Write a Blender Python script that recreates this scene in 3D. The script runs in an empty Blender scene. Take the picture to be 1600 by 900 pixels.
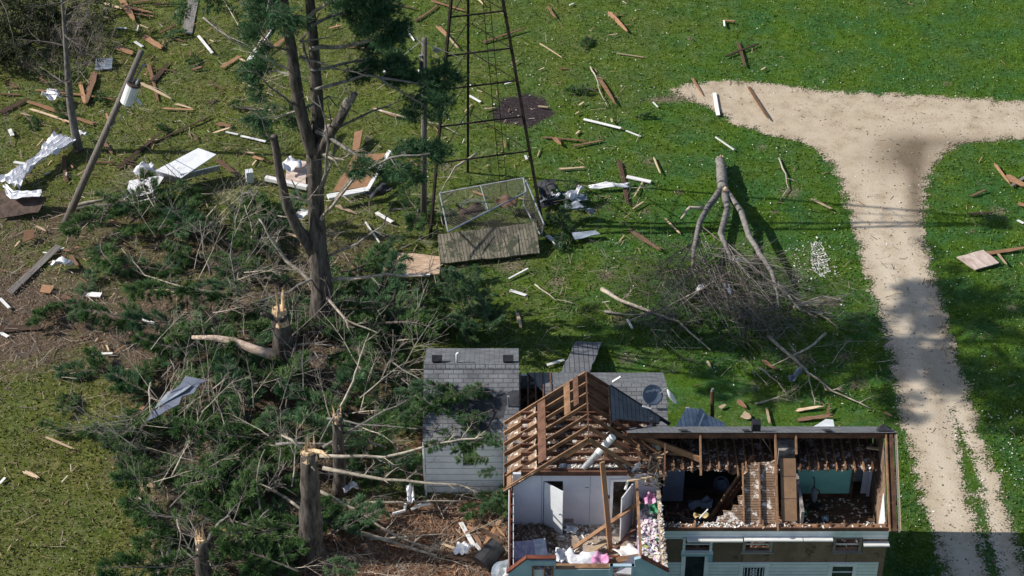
import bpy, math, random
import numpy as np
from mathutils import Vector, Matrix, Quaternion
R = random.Random(7)
# ---------------------------------------------------------------- camera, sky, sun
S = bpy.context.scene
COL = S.collection
PITCH = math.radians(38); CAMH = 52.0; FPX = 3200.0
cam = bpy.data.cameras.new('camera'); co = bpy.data.objects.new('camera', cam); COL.objects.link(co)
cam.sensor_width = 36; cam.lens = 72; cam.clip_end = 6000; cam.clip_start = 1
co.location = (0, 0, CAMH); co.rotation_euler = (math.pi/2 - PITCH, 0, 0)
S.camera = co
S.render.resolution_x = 1024; S.render.resolution_y = 576
EL = math.radians(37)
sun_dir = Vector((math.cos(EL), -0.03, -math.sin(EL))).normalized()
sl = bpy.data.lights.new('sun', 'SUN'); sl.energy = 4.6; sl.angle = math.radians(0.5); sl.color = (1, .95, .87)
so = bpy.data.objects.new('sun', sl); COL.objects.link(so); so.rotation_euler = sun_dir.to_track_quat('-Z', 'Y').to_euler()
so.location = (-40, 60, 40)
W = bpy.data.worlds.new('World'); S.world = W; W.use_nodes = True
wn = W.node_tree.nodes; wl = W.node_tree.links
sky = wn.new('ShaderNodeTexSky'); sky.sky_type = 'NISHITA'; sky.sun_disc = False
sky.sun_elevation = EL; sky.sun_rotation = math.radians(268.3)
wl.new(sky.outputs[0], wn['Background'].inputs[0]); wn['Background'].inputs[1].default_value = .095
S.view_settings.view_transform = 'Standard'; S.view_settings.look = 'None'
S.view_settings.exposure = 0.28; S.view_settings.gamma = 1
try: S.view_settings.use_curve_mapping = False
except Exception: pass

sp, cp = math.sin(PITCH), math.cos(PITCH)
def G(px, py, z=0.0):      # photograph pixel -> point at height z
    u = (px-800)/FPX; v = (py-450)/FPX
    t = (z-CAMH)/-(sp+v*cp)
    return Vector((u*t, (cp-v*sp)*t, z))
def V(px, py, Y):          # photograph pixel -> point at depth Y
    u = (px-800)/FPX; v = (py-450)/FPX
    t = Y/(cp-v*sp)
    return Vector((u*t, Y, CAMH-(sp+v*cp)*t))
def PJ(p):
    d = p[1]*cp-(p[2]-CAMH)*sp
    return (800+FPX*p[0]/d, 450-FPX*(p[1]*sp+(p[2]-CAMH)*cp)/d)

# ---------------------------------------------------------------- materials
def new_mat(name):
    m = bpy.data.materials.new(name); m.use_nodes = True
    return m, m.node_tree.nodes, m.node_tree.links, m.node_tree.nodes['Principled BSDF']
def ramp(n, stops):
    r = n.new('ShaderNodeValToRGB'); e = r.color_ramp.elements
    while len(e) < len(stops): e.new(.5)
    for i, (p, c) in enumerate(stops):
        e[i].position = p; e[i].color = (*c, 1) if len(c) == 3 else c
    return r
def noise(n, l, vec, scale, detail=4, rough=.6, sc=None):
    t = n.new('ShaderNodeTexNoise'); t.inputs['Scale'].default_value = scale
    t.inputs['Detail'].default_value = detail; t.inputs['Roughness'].default_value = rough
    if vec is not None:
        if sc:
            mp = n.new('ShaderNodeMapping'); mp.inputs['Scale'].default_value = sc
            l.new(vec, mp.inputs[0]); vec = mp.outputs[0]
        l.new(vec, t.inputs['Vector'])
    return t
def mixc(n, l, fac, a, b, mode='MIX'):
    m = n.new('ShaderNodeMix'); m.data_type = 'RGBA'; m.blend_type = mode
    for s, v in ((0, fac), (6, a), (7, b)):
        if hasattr(v, 'is_linked') or hasattr(v, 'links'): l.new(v, m.inputs[s])
        elif isinstance(v, (int, float)): m.inputs[s].default_value = v
        else: m.inputs[s].default_value = (*v, 1)
    return m.outputs[2]
def mth(n, l, op, a, b=0.0, c=None, clamp=False):
    m = n.new('ShaderNodeMath'); m.operation = op; m.use_clamp = clamp
    for i, v in enumerate((a, b) if c is None else (a, b, c)):
        if isinstance(v, (int, float)): m.inputs[i].default_value = v
        else: l.new(v, m.inputs[i])
    return m.outputs[0]
def bump(n, l, b, h, strength=.4, dist=.02):
    bp = n.new('ShaderNodeBump'); bp.inputs['Strength'].default_value = strength; bp.inputs['Distance'].default_value = dist
    l.new(h, bp.inputs['Height']); l.new(bp.outputs[0], b.inputs['Normal'])
def simple(name, c1, c2, scale=3, rough=.8, stretch=None, metal=0, rnd=.25, bmp=.3, lo=.35, hi=.65, detail=5, spec=.3):
    m, n, l, b = new_mat(name)
    tc = n.new('ShaderNodeTexCoord')
    t = noise(n, l, tc.outputs['Object'], scale, detail, .65, stretch)
    r = ramp(n, [(lo, c1), (hi, c2)]); l.new(t.outputs[0], r.inputs[0])
    oi = n.new('ShaderNodeObjectInfo')
    k = mth(n, l, 'MULTIPLY_ADD', oi.outputs['Random'], 2*rnd, 1-rnd)
    hs = n.new('ShaderNodeHueSaturation'); l.new(k, hs.inputs['Value']); l.new(r.outputs[0], hs.inputs['Color'])
    l.new(hs.outputs[0], b.inputs['Base Color'])
    b.inputs['Roughness'].default_value = rough; b.inputs['Metallic'].default_value = metal
    b.inputs['Specular IOR Level'].default_value = spec
    if bmp: bump(n, l, b, t.outputs[0], bmp, .02)
    return m
GR = (.6, 14, 14)
M = {}
M['w'] = simple('painted_white_wood', (.55, .54, .52), (.86, .85, .83), 3, .6, GR, rnd=.08, bmp=.1)
M['p'] = simple('fresh_pale_wood', (.34, .235, .14), (.66, .51, .35), 4, .8, (1, 9, 9), rnd=.3, lo=.25, hi=.75)
M['o'] = simple('orange_sheathing_wood', (.14, .075, .042), (.46, .26, .14), 4, .8, (1, 9, 9), rnd=.3, lo=.25, hi=.75)
M['b'] = simple('brown_old_wood', (.075, .042, .028), (.25, .145, .09), 4, .85, (1, 9, 9), rnd=.35, lo=.25, hi=.75)
M['d'] = simple('dark_old_wood', (.035, .022, .016), (.10, .062, .042), 2, .85, GR, rnd=.3)
M['g'] = simple('grey_weathered_wood', (.15, .13, .115), (.33, .30, .27), 2, .85, GR, rnd=.2)
M['ply'] = simple('tan_plywood', (.33, .22, .14), (.62, .46, .33), 2.5, .8, (1, 5, 1), rnd=.1)
M['pinkply'] = simple('weathered_pink_plywood', (.38, .28, .23), (.66, .55, .48), 1.5, .8, (1, 3, 1), rnd=.1)
M['rafter'] = simple('rafter_wood', (.065, .032, .022), (.16, .078, .048), 3, .85, None, rnd=.25)
M['rafter2'] = simple('lighter_rafter_wood', (.14, .075, .042), (.31, .18, .10), 3, .85, None, rnd=.2)
M['bark'] = simple('pine_bark', (.028, .023, .02), (.14, .12, .105), 5, .95, (1.5, 1.5, .35), rnd=.1, bmp=1.0)
M['bark2'] = simple('grey_smooth_bark', (.10, .09, .08), (.27, .25, .23), 5, .9, (1.5, 1.5, .6), rnd=.15, bmp=.6)
M['palebark'] = simple('pale_branch_bark', (.20, .17, .13), (.50, .44, .36), 4, .85, None, rnd=.2, bmp=.2)
M['pinkbark'] = simple('peeled_log_bark', (.30, .22, .16), (.60, .47, .38), 4, .85, None, rnd=.1, bmp=.3)
M['twig'] = simple('grey_brown_twig', (.07, .058, .05), (.20, .17, .15), 4, .9, None, rnd=.3, bmp=0)
M['splint'] = simple('torn_heartwood', (.34, .20, .10), (.82, .64, .42), 7, .8, (2, 2, .4), rnd=.05, bmp=.5)
M['pole'] = simple('weathered_pole_wood', (.10, .085, .075), (.23, .20, .18), 4, .9, (6, 6, .3), rnd=.1)
M['iron'] = simple('dark_rusty_iron', (.012, .010, .010), (.045, .032, .028), 5, .7, rnd=.1, metal=.3)
M['steel'] = simple('galvanised_steel', (.28, .29, .31), (.52, .53, .56), 5, .45, rnd=.05, metal=.6, bmp=.05)
M['white'] = simple('white_enamel', (.62, .64, .66), (.82, .83, .84), 2, .4, rnd=.03, bmp=.05)
M['crump'] = simple('crumpled_white_sheet', (.66, .66, .70), (.86, .86, .88), 1.5, .45, rnd=.05, bmp=.2)
M['bluegrey'] = simple('blue_grey_sheet_metal', (.13, .16, .20), (.30, .34, .40), 2, .5, rnd=.1, bmp=.1)
M['under'] = simple('roofing_felt', (.022, .023, .027), (.055, .057, .065), 3, .75, rnd=.1)
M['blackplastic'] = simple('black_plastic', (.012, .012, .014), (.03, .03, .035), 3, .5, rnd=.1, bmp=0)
M['brownmat'] = simple('dark_brown_roofing', (.045, .03, .025), (.12, .085, .07), 3, .9, rnd=.1, bmp=.6)
M['lav'] = simple('lavender_plaster', (.60, .61, .66), (.72, .73, .77), 1.2, .8, rnd=0, bmp=.03)
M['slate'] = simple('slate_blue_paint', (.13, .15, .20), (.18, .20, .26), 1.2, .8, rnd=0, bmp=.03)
M['teal'] = simple('teal_paint', (.18, .50, .46), (.25, .62, .55), 1.2, .7, rnd=0, bmp=.03)
M['inwhite'] = simple('white_interior_paint', (.62, .64, .66), (.78, .80, .80), 1.2, .7, rnd=0, bmp=.03)
M['bluetrim'] = simple('pale_blue_paint', (.26, .39, .47), (.38, .50, .57), 1.5, .7, rnd=.03, bmp=.05)
M['floor'] = simple('dark_floorboards', (.04, .024, .017), (.12, .075, .05), 2.2, .7, (1, 5, 1), rnd=0)
M['tan'] = simple('tan_floor', (.22, .17, .13), (.52, .42, .35), 1.6, .9, rnd=0)
M['brick'] = simple('sooty_plaster', (.10, .09, .085), (.42, .38, .36), 3, .9, rnd=0)
M['pink'] = simple('pink_cloth', (.48, .14, .34), (.72, .46, .60), 2, .8, rnd=0)
M['cloth'] = simple('white_floral_cloth', (.42, .44, .50), (.80, .80, .82), 4, .8, rnd=.05)
M['quilt'] = simple('patterned_quilt', (.30, .27, .38), (.58, .50, .60), 9, .85, rnd=0)
M['green'] = simple('green_cloth', (.02, .14, .07), (.06, .30, .14), 3, .7, rnd=0)
M['glass'] = simple('dark_window_glass', (.015, .02, .025), (.05, .06, .07), 1.5, .12, rnd=0, bmp=0, spec=.6)
M['rust'] = simple('red_brown_rust', (.10, .028, .018), (.22, .07, .04), 4, .8, rnd=.1)
M['yellow'] = simple('yellow_foam', (.45, .35, .14), (.62, .52, .28), 4, .9, rnd=0)

def shingle_mat(name, c1, c2, mortar, bw=.30, rh=.145, swap=False, patch=None):
    m, n, l, b = new_mat(name)
    tc = n.new('ShaderNodeTexCoord'); mp = n.new('ShaderNodeMapping')
    if swap: mp.inputs['Rotation'].default_value = (0, 0, math.pi/2)
    l.new(tc.outputs['Object'], mp.inputs[0])
    br = n.new('ShaderNodeTexBrick'); br.inputs['Scale'].default_value = 1
    br.inputs['Brick Width'].default_value = bw; br.inputs['Row Height'].default_value = rh
    br.inputs['Mortar Size'].default_value = .012; br.inputs['Color1'].default_value = (*c1, 1)
    br.inputs['Color2'].default_value = (*c2, 1); br.inputs['Mortar'].default_value = (*mortar, 1)
    br.inputs['Bias'].default_value = -.1
    l.new(mp.outputs[0], br.inputs[0])
    t = noise(n, l, tc.outputs['Object'], 1.3, 5, .7)
    r = ramp(n, [(.3, (.65, .65, .66)), (.7, (1.25, 1.24, 1.22))]); l.new(t.outputs[0], r.inputs[0])
    t2 = noise(n, l, tc.outputs['Object'], 35, 2, .7)
    r2 = ramp(n, [(.3, (.7, .7, .7)), (.7, (1.25, 1.25, 1.25))]); l.new(t2.outputs[0], r2.inputs[0])
    c = mixc(n, l, 1.0, br.outputs[0], r.outputs[0], 'MULTIPLY')
    c = mixc(n, l, 1.0, c, r2.outputs[0], 'MULTIPLY')
    if patch:
        t3 = noise(n, l, tc.outputs['Object'], patch[1], 6, .75)
        r3 = ramp(n, [(patch[2], (0, 0, 0)), (patch[2]+.06, (1, 1, 1))]); l.new(t3.outputs[0], r3.inputs[0])
        c = mixc(n, l, r3.outputs[0], c, patch[0])
    l.new(c, b.inputs['Base Color']); b.inputs['Roughness'].default_value = .85
    bump(n, l, b, br.outputs['Fac'], .5, -.012)
    return m
M['shin'] = shingle_mat('grey_asphalt_shingles', (.20, .21, .225), (.125, .13, .14), (.06, .06, .065), .36, .17, patch=((.055, .055, .06), 1.6, .66))
M['shinside'] = shingle_mat('dark_side_shingles', (.13, .135, .15), (.17, .175, .19), (.025, .025, .03), 1.0, .19, True)
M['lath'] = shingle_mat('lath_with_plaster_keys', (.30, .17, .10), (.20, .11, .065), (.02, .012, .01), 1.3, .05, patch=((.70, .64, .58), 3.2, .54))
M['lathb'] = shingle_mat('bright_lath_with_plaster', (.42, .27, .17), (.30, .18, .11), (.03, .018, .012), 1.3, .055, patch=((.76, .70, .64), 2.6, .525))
M['decking'] = shingle_mat('mossy_plank_decking', (.20, .18, .13), (.28, .25, .18), (.03, .03, .02), 4.0, .14, True, patch=((.06, .065, .04), 1.5, .50))
M['plank'] = shingle_mat('brown_plank_boards', (.27, .16, .09), (.20, .115, .065), (.05, .03, .02), 2.2, .75, patch=((.12, .07, .045), 3.0, .60))
M['plankdark'] = shingle_mat('dark_plank_sheathing', (.25, .165, .11), (.13, .085, .06), (.03, .022, .018), 3.5, .22, patch=((.075, .05, .035), 1.4, .56))
M['corr'] = shingle_mat('ribbed_white_siding', (.48, .51, .56), (.60, .63, .67), (.26, .28, .32), 4.0, .16, True)

def siding_mat(name, c, step, vertical=False):
    m, n, l, b = new_mat(name)
    tc = n.new('ShaderNodeTexCoord'); sx = n.new('ShaderNodeSeparateXYZ'); l.new(tc.outputs['Object'], sx.inputs[0])
    f = mth(n, l, 'FRACT', mth(n, l, 'DIVIDE', sx.outputs[0 if vertical else 2], step))
    e = mth(n, l, 'LESS_THAN', f, .09)
    t = noise(n, l, tc.outputs['Object'], 2.2, 5, .7)
    r = ramp(n, [(.3, tuple(q*.82 for q in c)), (.65, c)]); l.new(t.outputs[0], r.inputs[0])
    l.new(mixc(n, l, e, r.outputs[0], tuple(q*.35 for q in c)), b.inputs['Base Color'])
    b.inputs['Roughness'].default_value = .6
    bump(n, l, b, f, .6, .03)
    return m
M['siding'] = siding_mat('white_lap_siding', (.74, .79, .82), .16)
M['vsiding'] = siding_mat('grey_clapboard_siding', (.78, .81, .85), .30)

def foliage_mat(name, cols, trans=.25):
    m, n, l, b = new_mat(name)
    g = n.new('ShaderNodeNewGeometry'); tc = n.new('ShaderNodeTexCoord'); oi = n.new('ShaderNodeObjectInfo')
    t = noise(n, l, tc.outputs['Object'], 1.4, 3, .6)
    s = mth(n, l, 'ADD', mth(n, l, 'MULTIPLY', g.outputs['Random Per Island'], .45), mth(n, l, 'MULTIPLY_ADD', t.outputs[0], .9, -.2))
    s = mth(n, l, 'ADD', s, mth(n, l, 'MULTIPLY_ADD', oi.outputs['Random'], .3, -.15), clamp=True)
    r = ramp(n, [(i/(len(cols)-1), c) for i, c in enumerate(cols)]); l.new(s, r.inputs[0])
    l.new(r.outputs[0], b.inputs['Base Color']); b.inputs['Roughness'].default_value = .65
    b.inputs['Specular IOR Level'].default_value = .25
    tr = n.new('ShaderNodeBsdfTranslucent'); l.new(r.outputs[0], tr.inputs[0])
    mx = n.new('ShaderNodeMixShader'); mx.inputs[0].default_value = trans
    l.new(b.outputs[0], mx.inputs[1]); l.new(tr.outputs[0], mx.inputs[2])
    l.new(mx.outputs[0], n['Material Output'].inputs[0])
    return m
M['needle'] = foliage_mat('pine_needles', [(.018, .045, .016), (.042, .100, .030), (.080, .165, .048), (.14, .23, .080), (.24, .27, .13)])
M['needle2'] = foliage_mat('blue_pine_needles', [(.020, .055, .028), (.045, .115, .052), (.085, .175, .078), (.15, .24, .11), (.24, .28, .16)])
M['bushleaf'] = foliage_mat('olive_bush_leaves', [(.02, .03, .012), (.045, .06, .022), (.07, .085, .04), (.12, .12, .07)])

def chips_mat(name, stops):
    m, n, l, b = new_mat(name)
    g = n.new('ShaderNodeNewGeometry')
    r = ramp(n, stops); r.color_ramp.interpolation = 'CONSTANT'; l.new(g.outputs['Random Per Island'], r.inputs[0])
    l.new(r.outputs[0], b.inputs['Base Color']); b.inputs['Roughness'].default_value = .85
    return m
M['chips'] = chips_mat('mixed_wood_splinters', [(0, (.16, .10, .06)), (.22, (.30, .19, .11)), (.42, (.46, .34, .21)), (.58, (.08, .055, .04)), (.80, (.20, .15, .10)), (.93, (.66, .60, .50))])
M['litter'] = chips_mat('dry_leaf_litter', [(0, (.16, .11, .075)), (.25, (.25, .185, .13)), (.5, (.09, .06, .045)), (.7, (.34, .265, .20)), (.88, (.05, .055, .03))])
M['sticks'] = chips_mat('mixed_twig_wood', [(0, (.24, .20, .16)), (.3, (.12, .09, .07)), (.55, (.36, .30, .23)), (.75, (.07, .05, .04)), (.9, (.46, .36, .26))])
M['crumbs'] = chips_mat('plaster_crumbs', [(0, (.80, .79, .76)), (.4, (.68, .64, .58)), (.7, (.50, .46, .40)), (.85, (.85, .84, .80))])
M['rubble'] = chips_mat('plaster_rubble', [(0, (.62, .58, .54)), (.3, (.35, .28, .22)), (.5, (.75, .72, .68)), (.65, (.16, .11, .09)), (.85, (.48, .40, .36))])
M['clutter'] = chips_mat('colourful_clutter', [(0, (.66, .48, .60)), (.2, (.72, .70, .72)), (.4, (.50, .44, .46)), (.5, (.03, .16, .09)), (.6, (.42, .20, .38)), (.7, (.22, .25, .32)), (.82, (.75, .68, .62)), (.94, (.52, .55, .15))])
M['redneed'] = chips_mat('fallen_red_needles', [(0, (.22, .12, .07)), (.3, (.15, .08, .05)), (.6, (.30, .18, .11)), (.85, (.09, .055, .04))])

# ---------------------------------------------------------------- builders
ORG = {}
WM = {}
def tag(o, label=None, cat=None, group=None, kind=None):
    if label: o['label'] = label
    if cat: o['category'] = cat
    if group: o['group'] = group
    if kind: o['kind'] = kind
    return o
def thing(name, loc, label, cat, group=None):
    o = bpy.data.objects.new(name, None); COL.objects.link(o); o.location = loc
    o.empty_display_size = .2
    ORG[o.name] = Vector(loc); WM[o.name] = Matrix.Translation(Vector(loc)); return tag(o, label, cat, group)
class MB:
    def __init__(s): s.v = []; s.f = []
    def add(s, vs, fs):
        k = len(s.v); s.v += [tuple(q) for q in vs]; s.f += [tuple(i+k for i in f) for f in fs]; return s
    def box(s, c, d, rot=None):
        c = Vector(c); vs = []
        for x in (-.5, .5):
            for y in (-.5, .5):
                for z in (-.5, .5):
                    q = Vector((x*d[0], y*d[1], z*d[2]))
                    if rot is not None: q = rot @ q
                    vs.append(c+q)
        return s.add(vs, [(0, 1, 3, 2), (4, 6, 7, 5), (0, 4, 5, 1), (2, 3, 7, 6), (0, 2, 6, 4), (1, 5, 7, 3)])
    def bx(s, x0, x1, y0, y1, z0, z1):
        return s.box(((x0+x1)/2, (y0+y1)/2, (z0+z1)/2), (x1-x0, y1-y0, z1-z0))
    def beam(s, a, b, w, h, up=(0, 0, 1)):
        a = Vector(a); b = Vector(b); x = (b-a); L = x.length
        if L < 1e-6: return s
        x /= L; u = Vector(up); y = u.cross(x)
        if y.length < 1e-3: y = Vector((0, 1, 0)).cross(x)
        y.normalize(); z = x.cross(y)
        rot = Matrix((x, y, z)).transposed()
        return s.box((a+b)/2, (L, w, h), rot)
    def tube(s, pts, rad, n=6, cap=True, jit=0, rng=R):
        pts = [Vector(p) for p in pts]; k0 = len(s.v); m = len(pts)
        t = (pts[1]-pts[0]).normalized(); a = t.orthogonal().normalized()
        for i, p in enumerate(pts):
            t2 = (pts[min(i+1, m-1)]-pts[max(i-1, 0)])
            if t2.length < 1e-7: t2 = t
            t2.normalize(); a = (a - t2*a.dot(t2)); a = a.normalized() if a.length > 1e-5 else t2.orthogonal().normalized()
            c = t2.cross(a); t = t2
            for j in range(n):
                r = rad[i]*(1+(rng.uniform(-jit, jit) if jit else 0)); an = 2*math.pi*j/n
                s.v.append(tuple(p + a*math.cos(an)*r + c*math.sin(an)*r))
        for i in range(m-1):
            for j in range(n):
                s.f.append((k0+i*n+j, k0+i*n+(j+1) % n, k0+(i+1)*n+(j+1) % n, k0+(i+1)*n+j))
        if cap and n > 2:
            s.f.append(tuple(k0+j for j in range(n))[::-1]); s.f.append(tuple(k0+(m-1)*n+j for j in range(n)))
        return s
    def build(s, name, mat, parent=None, loc=None, smooth=False):
        L = ORG[parent.name] if parent is not None else Vector(loc) if loc is not None else Vector((0, 0, 0))
        me = bpy.data.meshes.new(name)
        if s.v:
            a = np.array(s.v, dtype=np.float64)-np.array(L)
            me.from_pydata(a.tolist(), [], s.f)
        me.materials.append(M[mat] if isinstance(mat, str) else mat)
        if smooth: me.polygons.foreach_set('use_smooth', [True]*len(me.polygons))
        o = bpy.data.objects.new(name, me); COL.objects.link(o)
        if parent is not None:
            o.parent = parent; o.matrix_local = WM[parent.name].inverted() @ Matrix.Translation(L)
        else: o.location = L
        ORG[o.name] = Vector(L); WM[o.name] = Matrix.Translation(L)
        return o
def panel(name, mat, parent, org, u, v, poly, t=.02, loc=None):
    """polygon (metres along u and v from org) with thickness t along -normal"""
    org = Vector(org); u = Vector(u).normalized(); w = u.cross(Vector(v)).normalized(); v = w.cross(u)
    n = len(poly)
    me = bpy.data.meshes.new(name)
    vs = [(p[0], p[1], 0) for p in poly]+[(p[0], p[1], -t) for p in poly]
    area = sum(poly[i][0]*poly[(i+1) % n][1]-poly[(i+1) % n][0]*poly[i][1] for i in range(n))
    fs = [tuple(range(n)), tuple(range(n, 2*n))[::-1]]+[(i, i+n, (i+1) % n+n, (i+1) % n) for i in range(n)]
    if area < 0: fs = [f[::-1] for f in fs]
    me.from_pydata(vs, [], fs); me.materials.append(M[mat])
    o = bpy.data.objects.new(name, me); COL.objects.link(o)
    Mx = Matrix((u, v, w)).transposed().to_4x4(); Mx.translation = org
    if parent is not None:
        o.parent = parent; o.matrix_local = WM[parent.name].inverted() @ Mx
    else: o.matrix_local = Mx
    ORG[o.name] = org; WM[o.name] = Mx
    return o
def rect(w, h): return [(0, 0), (w, 0), (w, h), (0, h)]
def jag(poly, amp=.08, step=.3, rng=R, skip=()):
    out = []; n = len(poly)
    for i in range(n):
        a, b = poly[i], poly[(i+1) % n]; L = math.hypot(b[0]-a[0], b[1]-a[1]); k = max(1, int(L/step))
        for j in range(k):
            t = j/k; q = amp if i not in skip and j > 0 else 0
            out.append((a[0]+(b[0]-a[0])*t+rng.uniform(-q, q), a[1]+(b[1]-a[1])*t+rng.uniform(-q, q)))
    return out
def soup(name, mat, verts, faces, kind='stuff', parent=None, label=None, cat=None):
    """verts (N,3) and triangles (K,3) as arrays"""
    me = bpy.data.meshes.new(name)
    L = np.array(ORG[parent.name]) if parent is not None else np.zeros(3)
    verts = np.asarray(verts, dtype=np.float32)-L.astype(np.float32); faces = np.asarray(faces, dtype=np.int32)
    me.vertices.add(len(verts)); me.vertices.foreach_set('co', verts.ravel())
    k = faces.shape[1]
    me.loops.add(faces.size); me.loops.foreach_set('vertex_index', faces.ravel())
    me.polygons.add(len(faces)); me.polygons.foreach_set('loop_start', np.arange(len(faces), dtype=np.int32)*k)
    me.update(calc_edges=True); me.validate()
    me.materials.append(M[mat])
    o = bpy.data.objects.new(name, me); COL.objects.link(o)
    if parent is not None: o.parent = parent
    ORG[o.name] = Vector(L); WM[o.name] = Matrix.Translation(Vector(L))
    if kind: o['kind'] = kind
    return tag(o, label, cat)
NR = np.random.RandomState(5)
def chip_soup(pts, lo, hi, aspect=.35, tilt=.35, zl=.01):
    """flat little quads lying at pts (N,3)"""
    n = len(pts); L = NR.uniform(lo, hi, n)**1.0; Wd = L*NR.uniform(aspect*.4, aspect, n); a = NR.uniform(0, 2*np.pi, n)
    u = np.stack([np.cos(a), np.sin(a), NR.uniform(-tilt, tilt, n)], 1); v = np.stack([-np.sin(a), np.cos(a), NR.uniform(-tilt, tilt, n)], 1)
    c = pts+np.array([0, 0, zl])+np.stack([np.zeros(n), np.zeros(n), np.abs(u[:, 2])*L*.5], 1)
    q = np.stack([c-u*L[:, None]/2-v*Wd[:, None]/2, c+u*L[:, None]/2-v*Wd[:, None]/2*NR.uniform(.2, 1, n)[:, None], c+u*L[:, None]/2+v*Wd[:, None]/2, c-u*L[:, None]/2+v*Wd[:, None]/2*NR.uniform(.3, 1, n)[:, None]], 1)
    return q.reshape(-1, 3), np.arange(4*n).reshape(n, 4)
def inpoly(px, py, poly):
    r = np.zeros(np.shape(px), bool); n = len(poly)
    for i in range(n):
        x1, y1 = poly[i]; x2, y2 = poly[(i+1) % n]
        c = ((y1 > py) != (y2 > py)) & (px < (x2-x1)*(py-y1)/((y2-y1) if y2 != y1 else 1e-9)+x1); r ^= c
    return r
def sdist(px, py, poly, closed=True):
    d = np.full(np.shape(px), 1e9); n = len(poly)
    for i in range(n if closed else n-1):
        x1, y1 = poly[i]; x2, y2 = poly[(i+1) % n]; dx, dy = x2-x1, y2-y1
        t = np.clip(((px-x1)*dx+(py-y1)*dy)/(dx*dx+dy*dy+1e-9), 0, 1)
        d = np.minimum(d, np.hypot(px-x1-t*dx, py-y1-t*dy))
    return np.where(inpoly(px, py, poly), d, -d) if closed else d
def W2(poly): return [(G(x, y).x, G(x, y).y) for x, y in poly]

# ---------------------------------------------------------------- ground
DRIVE = [(1050, 141), (1112, 131), (1150, 129), (1200, 134), (1300, 147), (1400, 150), (1500, 155), (1600, 163), (1760, 172),
         (1760, 208), (1600, 213), (1560, 215), (1505, 222), (1470, 237), (1448, 268), (1438, 310), (1437, 365), (1450, 425), (1470, 490), (1490, 560), (1510, 625), (1532, 700), (1560, 770), (1578, 830), (1598, 900), (1640, 1040),
         (1512, 1040), (1485, 900), (1470, 845), (1452, 790), (1432, 720), (1412, 650), (1400, 560), (1382, 495), (1360, 430), (1342, 365), (1328, 310), (1308, 262), (1285, 235), (1250, 217), (1200, 206), (1150, 190), (1118, 168)]
DW = W2(DRIVE)
ASH = [(G(817+48*math.cos(a)*(1+.10*math.sin(3*a)+.06*math.sin(7*a)), 171+25*math.sin(a)*(1+.10*math.cos(5*a))).xy[:]) for a in [i*math.pi/12 for i in range(24)]]
LIT = W2([(-200, 395), (60, 400), (150, 440), (300, 430), (420, 420), (560, 470), (640, 560), (640, 720), (560, 800), (520, 980), (240, 1000), (215, 820), (190, 720), (210, 640), (120, 570), (0, 600), (-200, 620)])
LIT2 = W2([(-200, 300), (120, 290), (330, 300), (420, 330), (560, 330), (660, 400), (860, 400), (880, 430), (700, 440), (660, 560), (400, 500), (-200, 420)])
RED = W2([(650, 560), (640, 640), (655, 680), (650, 770), (600, 790), (520, 800), (480, 860), (470, 1000), (800, 1000), (800, 780), (668, 775), (668, 640)])
def sg(d, w): return np.clip(.5+d/w, 0, 1)
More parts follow.
